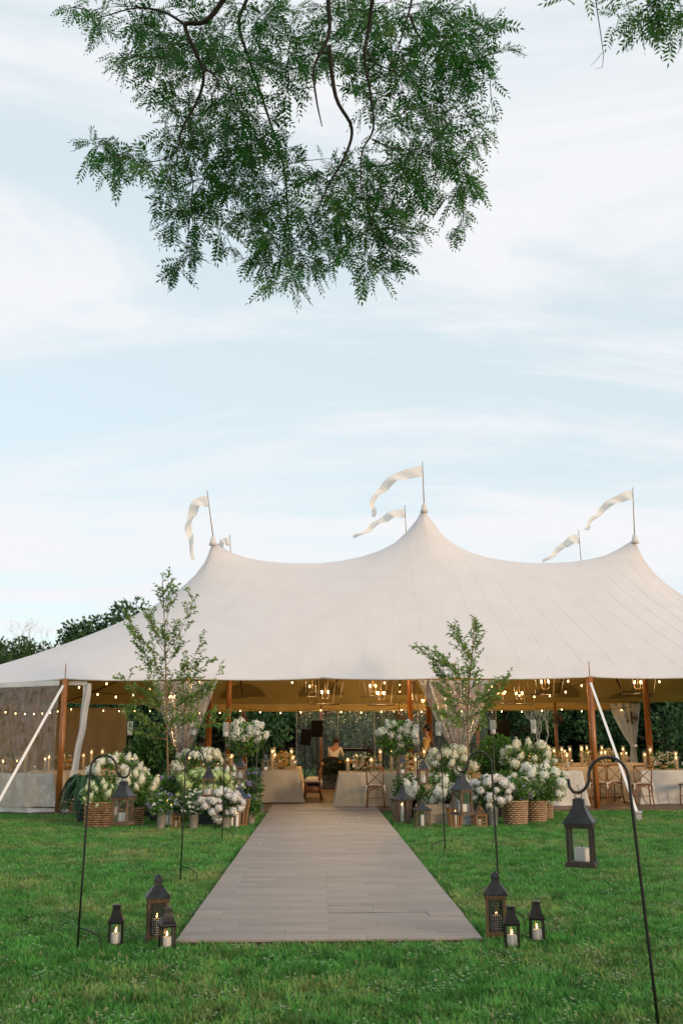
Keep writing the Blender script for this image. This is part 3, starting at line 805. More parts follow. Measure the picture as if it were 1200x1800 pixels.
t = thing('clear_back_wall', 'clear vinyl rear wall with pale vertical seams behind the stage', 'tent wall', (2.5, BY - .2, 0))
xa, xb = W(521, 1290, BY - .2).x, W(872, 1290, BY - .2).x
o_ = (2.5, BY - .2, 0)
seams = [W(p, 1290, BY - .2).x for p in (521, 594, 658, 735, 810, 872)]
for a, b in zip(seams[:-1], seams[1:]):
    rel(hang_sheet((a, BY - .2), (b, BY - .2), 0.04, EZ - .3, 0.02, 5, nu=24, nv=6), o_).build('clear_panel', vinyl_b, t, True)
for a in seams:
    MB().box((a - 2.5, -.03, (EZ - .3) / 2), (.035, .008, EZ - .34)).build('panel_seam', mat('seam_tape', (.45, .48, .5), rough=.5, translucent=.3), t)
t = thing('beige_back_wall', 'solid beige cloth wall at the rear left corner of the tent', 'tent wall', (-8.5, 37.9, 0))
o_ = (-8.5, 37.9, 0)
rel(hang_sheet((-9.6, 37.4), (-7.35, 38.75), 0.04, EZ - .2, 0.05, 4), o_).build('cloth_sheet', drape_b, t, True)
t = thing('beige_end_wall', 'solid beige cloth wall closing the left end of the tent', 'tent wall', (-11.2, 31, 0))
rel(hang_sheet((-11.4, 28.4), (-11.4, 34.0), 0.04, EZ - .1, 0.05, 3), (-11.2, 31, 0)).build('cloth_sheet', drape_b, t, True)
rel(hang_sheet((-11.4, 34.0), (-9.6, 37.4), 0.04, EZ - .1, 0.05, 3), (-11.2, 31, 0)).build('cloth_return', drape_b, t, True)

# ------------------------------------------------------------------ lights of the tent: chandeliers, string lights
CH = [(571, 1217, 28.8), (549, 1207, 33.0), (655, 1206, 33.2), (669, 1219, 29.4), (747, 1232, 36.0), (880, 1219, 34.5), (912, 1219, 32.4), (957, 1199, 26.6), (300, 1225, 31.0), (1120, 1200, 30.5)]
def chandelier(px, py, Y, label):
    p = W(px, py, Y); t = thing('chandelier', label, 'chandelier', (p.x, p.y, p.z - .34), random.uniform(-.25, .25) + .2, 'open lantern-frame chandeliers hanging in the tent')
    wt, wb, h = 0.46, 0.33, 0.95
    fr = MB(); r = 0.0125
    cb = [Vector((sx * wb, sy * wb, 0)) for sx, sy in ((-1, -1), (1, -1), (1, 1), (-1, 1))]
    ct = [Vector((sx * wt, sy * wt, h)) for sx, sy in ((-1, -1), (1, -1), (1, 1), (-1, 1))]
    top = Vector((0, 0, h + .3))
    for i in range(4):
        j = (i + 1) % 4
        for a, b in ((cb[i], cb[j]), (ct[i], ct[j]), (cb[i], ct[i]), (ct[i], top)): fr.tube([a, b], r, 5)
    fr.build('frame', wall_br, t)
    zr = roof_z(p.x, p.y) - .06 - (p.z - .34)
    MB().tube([top, (0, 0, max(zr, h + .35))], .007, 5).build('hanging_rod', wall_br, t)
    arms = MB().tube([(0, 0, .12), (0, 0, h + .3)], .01, 5)
    for k in range(4):
        a = k * PI / 2 + .4; q = (.13 * math.cos(a), .13 * math.sin(a))
        arms.tube([(0, 0, .16), (q[0] * .6, q[1] * .6, .15), (q[0], q[1], .21)], .008, 5).tube([(q[0], q[1], .2), (q[0], q[1], .30)], .014, 6)
    ao = arms.build('candle_arms', wall_br, t)
    for k in range(4):
        a = k * PI / 2 + .4
        MB().ball((.13 * math.cos(a), .13 * math.sin(a), .35), (.017, .017, .045), 8, 6).build('bulb', bulb_m, ao, True)
    ld = bpy.data.lights.new('chandelier_light', 'POINT'); ld.energy = 74; ld.color = (1.0, 0.63, 0.27); ld.shadow_soft_size = 0.16
    lo = bpy.data.objects.new('chandelier_light', ld); C.objects.link(lo); lo.parent = t; lo.location = (0, 0, .42)
for c, w in zip(CH, ('front one of the pair above the aisle', 'rear one of the pair above the aisle', 'rear one of the pair above the keyboard', 'front one of the pair above the keyboard', 'beyond the person in the vest', 'rear one of the pair right of the right sapling', 'front one of the pair right of the right sapling', 'beside the bulb swag of the strapped pole', 'behind the left sapling crown', 'right of the strapped pole')):
    chandelier(*c, 'open lantern-frame chandelier with lit bulbs, ' + w)

BULB = MB().ball((0, 0, -.035), (.017, .017, .025), 8, 6).mesh('bulb', bulb_m, True)
SOCK = MB().tube([(0, 0, -.01), (0, 0, .035)], .013, 6).mesh('socket', black_m)
def string_light(pts, spacing, label, r=.006, start=.3, big=1.0):
    pts = [Vector(p) for p in pts]; o = pts[0].copy()
    t = thing('string_light', label, 'string light', o)
    MB().tube([p - o for p in pts], r, 5).build('cable', black_m, t)
    nxt, run = start, 0.0
    for a, b in zip(pts[:-1], pts[1:]):
        d = (b - a).length
        while nxt <= run + d:
            q = a + (b - a) * ((nxt - run) / max(d, 1e-6)) - o
            bo = obj('bulb', BULB, t, q + Vector((0, 0, -.03)), scale=(big,) * 3); obj('socket', SOCK, bo)
            nxt += spacing
        run += d
def swag(a, b, sag, n=14):
    a, b = Vector(a), Vector(b)
    return [a + (b - a) * (i / n) - Vector((0, 0, sag * 4 * (i / n) * (1 - i / n))) for i in range(n + 1)]
pts = []
for a, b in zip(side_x[:-1], side_x[1:]): pts += swag((a, BY - .38, 2.72), (b, BY - .38, 2.72), .10, 8)[: -1]
pts.append(Vector((side_x[-1], BY - .38, 2.72)))
string_light(pts, .78, 'string of warm bulbs along the far rear eave of the tent', big=1.2)
string_light(swag((-9.4, 37.2, 2.75), (-5.75, BY - .4, 2.72), .05), .6, 'string of warm bulbs along the rear left corner above the beige wall')
pts = []
for a, b in zip(side_x[:-1], side_x[1:]): pts += swag((a, FY + .16, 2.93), (b, FY + .16, 2.93), .05, 8)[: -1]
string_light(pts, 2.1, 'string of widely spaced bulbs behind the front eave of the tent', start=.9)
string_light([(3.05 - .02 * k, BY - .5 - k * .25, roof_z(3.05 - .02 * k, BY - .5 - k * .25) - .10) for k in range(12)], .42, 'string of bulbs climbing the roof cloth above the stage')
string_light(swag((-5.65, FY + .15, 2.9), (-3.15, PY1, 4.6), .9), .7, 'string of bulbs swagged inside the left corner pole')
string_light(swag((6.15, FY + .15, 2.9), (3.1, PY1 + .1, 4.6), .95), .55, 'string of bulbs swagged inside the pole with the white guy strap')
string_light(swag((-9.4, 25.2, 2.8), (-9.4, 37.2, 2.7), .3), 1.0, 'string of bulbs seen through the wrinkled clear wall at the left end')
# fans on poles
def pole_fan(x, y, z, label):
    t = thing('pole_fan', label, 'fan', (x, y - .14, z), random.uniform(-.4, .4), 'round cage fans on the rear poles')
    cage = MB()
    for k in range(4):
        r = .26 - .06 * k; cage.tube([(r * math.cos(a * PI / 10), -.14 - .02 * k, r * math.sin(a * PI / 10)) for a in range(21)], .005, 4)
    for k in range(16):
        a = k * PI / 8; cage.tube([(.02 * math.cos(a), -.2, .02 * math.sin(a)), (.26 * math.cos(a), -.14, .26 * math.sin(a)), (.1 * math.cos(a), -.02, .1 * math.sin(a))], .004, 4)
    cage.build('cage', fan_m, t)
    for k in range(3):
        a = k * 2 * PI / 3
        MB().grid(lambda u, v: ((.05 + .17 * v) * math.cos(a + (u - .5) * 1.4), -.12 + .04 * (u - .5), (.05 + .17 * v) * math.sin(a + (u - .5) * 1.4)), 4, 3).build('blade', fan_m, t, True)
    MB().tube([(0, -.14, 0), (0, .02, 0)], .05, 10).tube([(0, .01, 0), (0, .10, -.05)], .02, 8).build('motor', metal_d, t)
for x, z, l in ((-3.05, 2.28, 'round cage fan on the rear pole above the left hydrangea standard'), (3.05, 2.30, 'round cage fan on the rear pole above the right hydrangea standard'), (12.1, 2.3, 'round cage fan on the rear pole with the bunched pale curtain'), (9.15, 2.3, 'round cage fan on a rear pole before bare branches')):
    pole_fan(x, BY, z, l)

# ------------------------------------------------------------------ candles and lanterns
def pillar_candle(loc, r, h, label, lit=False, group=None, scale_f=1.0):
    t = thing('pillar_candle', label, 'candle', loc, 0, group)
    n_ = 18; vs = []
    mb = MB().loft([(r * .97, 0), (r, .006), (r, h - .006), (r * .93, h), (r * .7, h - .004), (.004, h - .006)], n_)
    mb.build('wax_body', wax, t, True)
    wk = MB().tube([(0, 0, h - .006), (.002, 0, h + .014)], .0022, 5).build('wick', black_m, t)
    if lit: MB().loft([(.001, 0), (.007 * scale_f, .009 * scale_f), (.0075 * scale_f, .016 * scale_f), (.004 * scale_f, .03 * scale_f), (.0008, .045 * scale_f)], 8, (0, 0, h + .004)).build('flame', flame_m, wk, True)
    return t

def perforated(wd, ht, nx, ny):
    mb = MB(); cw, chh = wd / nx, ht / ny; r = min(cw, chh) * .36
    for j in range(ny):
        for i in range(nx):
            cx_, cz_ = -wd / 2 + cw * (i + .5), chh * (j + .5)
            sq = [(-1, -1), (0, -1), (1, -1), (1, 0), (1, 1), (0, 1), (-1, 1), (-1, 0)]
            vo = [(cx_ + a * cw / 2, 0, cz_ + b * chh / 2) for a, b in sq]
            vi = [(cx_ + r * .85 * math.cos(math.atan2(b, a)), 0, cz_ + r * 1.15 * math.sin(math.atan2(b, a))) for a, b in sq]
            mb.add(vo + vi, [(k, (k + 1) % 8, 8 + (k + 1) % 8, 8 + k) for k in range(8)])
    return mb
def lantern(name, label, loc, rotz, w, body_h, roof, base_h=.03, post=.016, frame=wood_l, roofm=roof_metal, wb=None, pane='glass', ring=False, group=None, sides=4, base_over=1.06, rim_h=.025, slats=0, grid=False):
    """loc = underside of the base. roof: (half width factor of w, z above body)"""
    t = thing(name, label, 'lantern', loc, rotz, group)
    wb = wb or w; hw, hb = w / 2, wb / 2; rot = PI / 4 if sides == 4 else 0
    z0, z1 = base_h, base_h + body_h
    MB().loft([(hb * base_over, 0), (hb * base_over, base_h * .55), (hb * (base_over - .05), base_h * .6), (hb * (base_over - .05), base_h)], sides, rot=rot).build('base', frame, t)
    kk = 1 / math.cos(PI / sides)
    cor = []
    for k in range(sides):
        a = rot + 2 * PI * k / sides
        b0 = Vector(((hb - post * .7) * kk * math.cos(a), (hb - post * .7) * kk * math.sin(a), z0)); b1 = Vector(((hw - post * .7) * kk * math.cos(a), (hw - post * .7) * kk * math.sin(a), z1))
        cor.append((b0, b1)); MB().bar(b0, b1, post).build('post', frame, t)
    MB().loft([(hw * 1.01, z1), (hw * 1.03, z1 + rim_h * .3), (hw * 1.06, z1 + rim_h)], sides, rot=rot).build('top_rim', frame, t)
    rfo = MB().loft([(f * hw, z1 + rim_h + .0015 + z) for f, z in roof], sides, rot=rot).build('roof', roofm, t)
    zt = z1 + rim_h + roof[-1][1]
    if ring:
        MB().tube([(.018 * math.cos(a * PI / 6), 0, zt + .014 + .018 * math.sin(a * PI / 6)) for a in range(13)], .0025, 5).build('ring', metal_d, rfo)
    for k in range(sides):
        a, b = cor[k], cor[(k + 1) % sides]
        ins = lambda p: Vector((p.x * .96, p.y * .96, p.z))
        q = [ins(a[0]), ins(b[0]), ins(b[1]), ins(a[1])]
        if pane == 'glass':
            MB().add([q[0] + Vector((0, 0, .004)), q[1] + Vector((0, 0, .004)), q[2], q[3]], [(0, 1, 2, 3)]).build('glass_pane', glass_m, t)
        elif pane == 'perf':
            wd = (a[0] - b[0]).length - post; pm_ = perforated(wd, body_h - .01, 8, 15)
            mid = (a[0] + b[0]) / 2; o = pm_.build('perforated_panel', roof_metal, t, loc=(mid.x * .97, mid.y * .97, z0 + .005))
            d = b[0] - a[0]; o.rotation_euler = (0, 0, math.atan2(d.y, d.x))
            MB().bar(a[0] + Vector((0, 0, .012)), b[0] + Vector((0, 0, .012)), post * .8).build('lower_rail', frame, t)
        if slats:
            for s in range(1, slats + 1):
                u = s / (slats + 1); MB().bar(a[0].lerp(b[0], u), a[1].lerp(b[1], u), post * .8).build('slat', frame, t)
        if grid:
            g = MB()
            for u in (1 / 3, 2 / 3): g.bar(a[0].lerp(a[1], u), b[0].lerp(b[1], u), post * .5)
            g.bar(a[0].lerp(b[0], .5), a[1].lerp(b[1], .5), post * .5); g.build('window_bars', frame, t)
    return t, zt
FLARE = [(1.12, 0), (1.10, .008), (.84, .03), (.60, .062), (.44, .088), (.42, .089), (.40, .118), (.30, .122), (.02, .126)]
PAGODA = [(1.08, 0), (1.06, .006), (.80, .03), (.62, .058), (.50, .09), (.48, .112), (.56, .113), (.54, .124), (.1, .126)]
DOME = [(1.13, 0), (1.13, .012), (.36, .098), (.34, .125), (.42, .127), (.42, .135), (.36, .15), (.22, .165), (.12, .168), (.12, .176), (.02, .178)]
TALL = [(1.16, 0), (1.12, .012), (.80, .05), (.45, .11), (.28, .165), (.14, .20), (.12, .235), (.18, .24), (.16, .26), (.03, .28)]
HUT = [(1.2, 0), (.1, .10), (.1, .115), (.02, .12)]

# hung lanterns on iron hooks
def hook(base, side, lean, hang, label, llabel, clabel, wood=wood_l, rz=0.25, foot=1, sc=1.0):
    """side: +1 the arm reaches to +X. hang: True adds a lantern with its candle"""
    t = thing('shepherd_hook', label, 'hook stand', (base.x, base.y, 0))
    rot = Matrix.Rotation(R_(lean) , 3, 'Y')
    H_ = 1.37 * sc
    pts = [Vector((0, 0, -.15)), Vector((0, 0, .5)), Vector((0, 0, H_ - .06))]
    rr = .105
    for k in range(13):
        a = PI - k * PI / 12 * 1.02; pts.append(Vector((side * (rr + rr * math.cos(a)), 0, H_ + rr * math.sin(a))))
    pts += [Vector((side * .220, 0, H_ - .028)), Vector((side * .240, 0, H_ - .052)), Vector((side * .270, 0, H_ - .066)), Vector((side * .298, 0, H_ - .058)), Vector((side * .314, 0, H_ - .032)), Vector((side * .318, 0, H_ + .008))]
    pts = [rot @ p for p in pts]
    MB().tube(pts, .0085, 8).build('hook_rod', metal_b, t, True)
    MB().tube([rot @ Vector((0, 0, .17)), rot @ Vector((foot * .09, -.03, .155)), rot @ Vector((foot * .19, -.06, .11)), rot @ Vector((foot * .2, -.06, -.08))], .006, 6).build('step_prong', metal_b, t, True)
    hp = rot @ Vector((side * .273, 0, H_ - .064 + .010)) + Vector((base.x, base.y, 0))
    bh = .165; total = .024 + bh + .022 + .126
    lz = hp.z - total - .036
    lt, zt = lantern('hanging_lantern', llabel, (hp.x, hp.y, lz), rz, .135, bh, FLARE, base_h=.024, post=.016, frame=wood, rim_h=.022, ring=True, base_over=1.12)
    MB().tube([(0.0, 0, zt + .03), (.004, 0, zt + .046), (-.004, 0, zt + .062), (0, 0, zt + .066)], .002, 5).build('hanger_link', metal_d, lt)
    pillar_candle((hp.x + .004, hp.y, lz + .0245), .038, .066, clabel)
    return t
black_wood = mat('blackened_wood', (0.022, 0.017, 0.014), (0.04, 0.03, 0.024), rough=.6, scale=10)
hook(Vector((W(1107, 1400, 5.35).x + .075, 5.35, 0)), -1, -3.2, True, 'black iron hook stand holding the blackened wood lantern', 'blackened wood lantern hanging from the hook stand set apart on the open lawn', 'thick white unlit candle in the blackened hanging lantern', wood=black_wood, rz=-.38, foot=1, sc=1.02)
hook(G(136, 1672), 1, 1.4, True, 'black iron hook stand before the rectangular wicker basket', 'brown wood lantern hung before the rectangular wicker basket', 'white candle in the lantern hung before the wicker baskets', rz=-.2)
hook(G(317, 1550), 1, 1.0, True, 'slim iron hook stand beside the ornamental grass and left sapling', 'brown lantern hung over the lime hydrangeas', 'white candle in the lantern over the lime hydrangeas', rz=.1)
hook(G(390, 1477), 1, .6, True, 'thin iron hook stand before the white roses', 'small grey-roofed lantern hung beside the left hydrangea standard', 'white candle in the lantern beside the left hydrangea standard', rz=-.2)
hook(G(441, 1441), 1, .3, True, 'thin iron hook stand among the purple flowers by the walkway', 'small lantern hung over the purple flowers at the end of the long table', 'white candle in the lantern over the purple flowers', rz=.3)
hook(G(880, 1632), -1, -1.2, True, 'black iron hook stand behind the tall perforated lantern right of the walkway', 'brown wood lantern hung before the right sapling', 'white candle in the lantern hung before the right sapling', rz=.55, foot=1)
hook(G(782, 1498), -1, -.8, True, 'thin iron hook stand on grass before the wooden crate', 'narrow brown lantern hung above the low white hydrangeas', 'white candle in the lantern above the low white hydrangeas', foot=-1, rz=.1)
hook(G(736, 1457), -1, -.5, True, 'thin iron hook stand beside the six-sided slatted lantern', 'small brown lantern hung by the right hydrangea standard', 'white candle in the lantern by the right hydrangea standard', foot=-1, rz=.2)

# lanterns at the walkway end
def ground_lantern(px, py, *a, **k):
    p = G(px, py); return p
for side, (px, py), (ax, ay), (bx, by), rz in (('left', (275, 1657), (203, 1664), (293, 1671), .22), ('right', (873, 1650), (900, 1668), (944, 1657), -.18)):
    p = G(px, py)
    lantern('tall_lantern', 'tall wooden lantern with perforated metal panels %s of the walkway end' % side, (p.x, p.y, 0.012), rz, .175, .27, DOME, base_h=.03, post=.024, frame=mat('oiled_lantern_wood', (.065, .038, .017), (.115, .07, .03), rough=.6, scale=10, stretch=(8, 8, 1)), pane='perf', rim_h=.03)
    pillar_candle((p.x, p.y, .0425), .045, .14, 'lit white candle inside the perforated lantern %s of the walkway' % side, True, scale_f=.8)
    q = G(ax, ay) if side == 'left' else G(bx, by)
    lantern('small_lantern', 'small black lantern standing alone on grass, a little apart, %s of the walkway' % side, (q.x, q.y, .012), .12 if side == 'left' else -.1, .118, .152, PAGODA, base_h=.012, post=.014, frame=metal_d, roofm=metal_d, rim_h=.012, base_over=1.02)
    pillar_candle((q.x, q.y, .0245), .036, .078, 'lit white candle in the black lantern set apart %s of the walkway' % side, True, scale_f=.8)
    q = G(bx, by) if side == 'left' else G(ax, ay)
    lantern('small_lantern', 'small black lantern right against the tall perforated one %s of the walkway' % side, (q.x, q.y, .012), .35 if side == 'left' else -.12, .118, .152, PAGODA, base_h=.012, post=.014, frame=metal_d, roofm=metal_d, rim_h=.012, base_over=1.02)
    pillar_candle((q.x, q.y, .0245), .036, .078, 'lit white candle in the black lantern against the perforated one %s of the walkway' % side, True, scale_f=.8)

# lanterns among the flowers
def flower_lantern(name, label, px, py, wpx, hpx, roof, frame, roofm, candle, rz=0, wbf=1.0, sides=4, slats=0, pane='glass', grid=False, lit=True, cr=.03, ch=.2, base_h=.03):
    p = G(px, py); w = M(wpx, p.y) / 1.16; h = M(hpx, p.y); rs = h * .36 / roof[-1][1]
    rf = [(f, z * rs) for f, z in roof]; bh = h - rf[-1][1] - base_h - .02
    lantern(name, label, (p.x, p.y, .012), rz, w, bh, rf, base_h=base_h, post=max(.018, w * .09), frame=frame, roofm=roofm, wb=w * wbf, sides=sides, slats=slats, pane=pane, grid=grid, rim_h=.02)
    if candle: pillar_candle((p.x, p.y, .0125 + base_h), cr, min(ch, bh * .75), candle, lit, scale_f=1.1)
flower_lantern('slatted_lantern', 'six-sided slatted lantern with dark roof at the right edge of the walkway', 707, 1449, 37, 63, TALL, wood_l, roof_metal, 'tall white candle in the six-sided slatted lantern', sides=6, wbf=.84, ch=.3)
flower_lantern('garden_lantern', 'square wooden lantern with dark roof before the wooden crate', 742, 1456, 29, 46, TALL, wood_l, roof_metal, 'white candle in the square lantern before the wooden crate', rz=.15, ch=.26, lit=False, cr=.035)
flower_lantern('slatted_lantern', 'tapered wooden slat lantern before the grey crate', 800, 1456, 30, 52, TALL, wood_w, roof_metal, 'lit candle in the tapered slat lantern before the grey crate', rz=.1, wbf=.72, slats=2, ch=.24)
flower_lantern('hut_lantern', 'tiny hut-shaped lantern with window bars beside the grey tin bucket', 842, 1454, 24, 31, HUT, wood_w, wood_l, 'short candle in the hut lantern beside the tin bucket', rz=.3, grid=True, ch=.1, lit=False)
flower_lantern('hut_lantern', 'tiny hut-shaped lantern beside the slim tin pot of white flowers', 309, 1457, 18, 31, HUT, wood_w, wood_l, 'short candle in the hut lantern beside the slim tin pot', rz=.1, grid=True, ch=.1, lit=False)
flower_lantern('slatted_lantern', 'tall tapered wooden slat lantern at the left edge of the walkway', 420, 1453, 34, 70, TALL, wood_w, mat('blue_black_roof', (.03, .04, .055), rough=.4, metallic=.4), 'lit candle in the tall slat lantern left of the walkway', rz=.5, wbf=.72, slats=2, ch=.3)
# loose tall candles standing on the grass
for px, py, h, l in ((293, 1453, .42, 'slim white candle standing behind the slim tin pot'), (300, 1452, .36, 'shorter slim white candle behind the slim tin pot'), (407, 1455, .30, 'slim white candle on the grass before the tall slat lantern'), (416, 1457, .24, 'shorter slim candle on the grass before the tall slat lantern')):
    p = G(px, py); pillar_candle((p.x, p.y, .012), .032, h, l, True, scale_f=1.0)

# glass candle cups on stakes
def stake(px, Y, py, label):
    p = W(px, py, Y); t = thing('candle_stake', label, 'candle stake', (p.x, p.y, 0), 0, 'glass candle cups on thin stakes')
    z = p.z
    MB().tube([(0, 0, -.1), (0, 0, z - .14)], .006, 6).loft([(.02, z - .15), (.055, z - .138), (.058, z - .13), (.02, z - .129)], 14).build('stake', mat('stake_metal', (.10, .085, .06), rough=.5, metallic=.4), t, True)
    MB().loft([(.054, z - .127), (.056, z + .15)], 18, cap=False).build('glass_cup', tube_m, t, True)
    MB().loft([(.042, z - .128), (.042, z - .04), (.01, z - .042)], 14).build('candle', wax, t, True)
for px, py, Y, l in ((229, 1281, 21.2, 'glass candle cup on a thin stake behind the tall white hydrangeas'), (340, 1281, 21.2, 'glass candle cup on a thin stake between left sapling and dark poles'), (397, 1283, 20.3, 'glass candle cup on a thin stake left of the left hydrangea standard'), (452, 1281, 20.6, 'glass candle cup on a thin stake right of the left hydrangea standard'),
    (731, 1286, 20.6, 'glass candle cup on a thin stake right of the right hydrangea standard'), (770, 1282, 21.0, 'glass candle cup on a thin stake beside the man in the vest'), (866, 1279, 21.0, 'glass candle cup on a thin stake before the black speaker and green shrub'), (937, 1278, 21.0, 'glass candle cup on a thin stake above the heaped white hydrangeas')):
    stake(px, Y, py, l)
#@@PART4
# ------------------------------------------------------------------ tables
FZ = 0.052                                       # top of the tent floor boards
TH = 0.76
def cloth_mesh(lx, ly, h, amp=.05, seed=0, flare=.06, pool=.03):
    """draped rectangular cloth, origin on the floor under the table centre"""
    rr = random.Random(seed); per = 2 * (lx + ly); n = int(per / .035); rad = .05
    base = []
    def border(s):
        s %= per
        if s < lx: return Vector((-lx / 2 + s, -ly / 2, 0)), Vector((0, -1, 0))
        s -= lx
        if s < ly: return Vector((lx / 2, -ly / 2 + s, 0)), Vector((1, 0, 0))
        s -= ly
        if s < lx: return Vector((lx / 2 - s, ly / 2, 0)), Vector((0, 1, 0))
        s -= lx
        return Vector((-lx / 2, ly / 2 - s, 0)), Vector((-1, 0, 0))
    folds = [(rr.uniform(4, 7), rr.uniform(0, 6)) for _ in range(2)] + [(rr.uniform(9, 16), rr.uniform(0, 6)) for _ in range(2)]
    mb = MB(); nv = 12
    vs = []
    for j in range(nv + 1):
        v = j / nv
        for i in range(n):
            s = per * i / n; p, nr = border(s)
            # corners fan out
            dc = min(abs(((s - c + per / 2) % per) - per / 2) for c in (0, lx, lx + ly, 2 * lx + ly))
            cor = math.exp(-(dc / .14) ** 2)
            if dc < .3:
                d1 = border(s - .15)[1] + border(s + .15)[1]; nr = d1.normalized() if d1.length > .1 else nr
            f = sum(math.sin(s * k + q) for k, q in folds) / 3
            out = .006 + (v ** 1.1) * (flare + amp * 1.5 * f + cor * .12)
            z = h - v * (h - .004)
            if v > .93: out += pool * (.6 + .5 * f)
            q = p + nr * out; vs.append((q.x, q.y, z + (.004 if j == 0 else 0)))
    fs = [(j * n + i, j * n + (i + 1) % n, (j + 1) * n + (i + 1) % n, (j + 1) * n + i) for j in range(nv) for i in range(n)]
    fs.append(tuple(range(n - 1, -1, -1)))
    return mb.add(vs, fs)
def table(x0, x1, y0, y1, tlabel, clabel, m=linen, seed=0, amp=.05):
    cx, cy_ = (x0 + x1) / 2, (y0 + y1) / 2; lx, ly = x1 - x0, y1 - y0
    t = thing('banquet_table', tlabel, 'table', (cx, cy_, FZ))
    MB().box((0, 0, TH - .03), (lx - .02, ly - .02, .04)).build('tabletop', crate_m, t)
    for sx in (-1, 1):
        for sy in (-1, 1): MB().bar((sx * (lx / 2 - .12), sy * (ly / 2 - .12), 0), (sx * (lx / 2 - .12), sy * (ly / 2 - .12), TH - .05), .05).build('leg', crate_m, t)
    c = cloth_mesh(lx, ly, TH, amp, seed).build('tablecloth', m, None, True, (cx, cy_, FZ))
    tag(c, clabel, 'tablecloth'); return (cx, cy_)
TT = FZ + TH + .004

CHAIR = None
def chair_proto():
    t = thing('cross_back_chair', 'x', 'chair')
    def leg(a, b, r=.017): return MB().tube([a, Vector(a).lerp(Vector(b), .5), b], [r * .8, r, r], 8)
    sw = .21
    leg((-.20, .20, 0), (-.185, .17, .44)).build('leg', chair_w, t, True)
    leg((.20, .20, 0), (.185, .17, .44)).build('leg', chair_w, t, True)
    for s in (-1, 1):
        MB().tube([(s * .20, -.24, 0), (s * .185, -.19, .25), (s * .18, -.18, .45), (s * .19, -.20, .65), (s * .20, -.235, .875)], [.015, .017, .018, .017, .016], 8).build('leg', chair_w, t, True)
    MB().loft([(.20, .435), (.215, .44), (.215, .46), (.20, .465)], 4, rot=PI / 4).build('seat', chair_w, t)
    mb = MB().grid(lambda u, v: ((u - .5) * .41, (v - .5) * .40, .468 + .04 * (1 - (2 * u - 1) ** 6) * (1 - (2 * v - 1) ** 6)), 12, 12); mb.build('cushion', cushion_m, t, True)
    MB().tube([(-.215, -.235, .86), (-.12, -.262, .885), (0, -.272, .89), (.12, -.262, .885), (.215, -.235, .86)], .021, 8).build('top_rail', chair_w, t, True)
    for s in (-1, 1):
        MB().tube([(s * .185, -.195, .49), (s * .06, -.232, .61), (-s * .07, -.25, .73), (-s * .19, -.235, .85)], .011, 6).build('cross_bar', chair_w, t, True)
    MB().tube([(-.18, -.185, .47), (0, -.20, .485), (.18, -.185, .47)], .013, 6).build('lower_rail', chair_w, t, True)
    st = MB()
    for a, b in (((-.19, -.2, .2), (-.195, .19, .2)), ((.19, -.2, .2), (.195, .19, .2))): st.tube([a, b], .009, 6)
    st.tube([(-.19, 0, .2), (.19, 0, .2)], .009, 6)
    for s in (-1, 1): st.tube([(s * .185, -.19, .25), (s * .12, -.185, .38), (0, -.18, .425)], .010, 6)
    st.build('stretcher', chair_w, t, True)
    for s in (-1, 1): MB().ball((s * .2, -.2, .47), (.03, .025, .03), 7, 5).tube([(s * .2, -.21, .46), (s * .215, -.225, .38), (s * .21, -.22, .33)], [.012, .018, .008], 5).build('cushion_tie', cushion_m, t, True)
    return t
CHAIR = chair_proto(); ch_used = [False]
def chair(x, y, rz, label, group=None, z=FZ):
    o = CHAIR if not ch_used[0] else copy_tree(CHAIR)
    ch_used[0] = True
    o.location = (x, y, z); o.rotation_euler = (0, 0, rz); o['label'] = label
    if group: o['group'] = group
    elif 'group' in o: del o['group']
    return o

def blossom_vf(c, r, n=7):
    """one many-petalled bloom as small quads"""
    D = rand_dirs(n); D[:, 2] = np.abs(D[:, 2])
    return leaves_vf(np.array(c) + D * r * .25, D, r * .9, r * .9)
def merge(parts):
    V, F, b = [], [], 0
    for v, f in parts: V.append(v); F.append(f + b); b += len(v)
    return np.concatenate(V), np.concatenate(F)
def centerpiece(x, y, rx, ry, h, label, cols=(pet_t, pet_w), nb=60, z=None, group=None):
    z = TT if z is None else z
    t = thing('flower_centerpiece', label, 'flowers', (x, y, z), 0, group)
    MB().loft([(.05, 0), (.08, .03), (.085, .09), (.07, .10)], 12).build('bowl', mat('brass_bowl', (.45, .30, .12), rough=.35, metallic=.6), t, True)
    P, D = in_ellipsoid(int(160 * rx / .5), (0, 0, h * .5), (rx, ry, h * .5)); P[:, 2] = np.maximum(P[:, 2], .02)
    obj('foliage', np_mesh('foliage', *leaves_vf(P, D + np.array([0, 0, .4]), .09, .035), leaf_a), t)
    for q, m in enumerate(cols):
        P, D = in_ellipsoid(nb // len(cols), (0, 0, h * .55), (rx * .95, ry * .95, h * .5), .55); P[:, 2] = np.maximum(P[:, 2], .05)
        o = obj('blossoms', np_mesh('blossoms', *merge([blossom_vf(p, rng.uniform(.028, .055)) for p in P]), m), t); o['kind'] = 'stuff'
    return t
HUR = {}
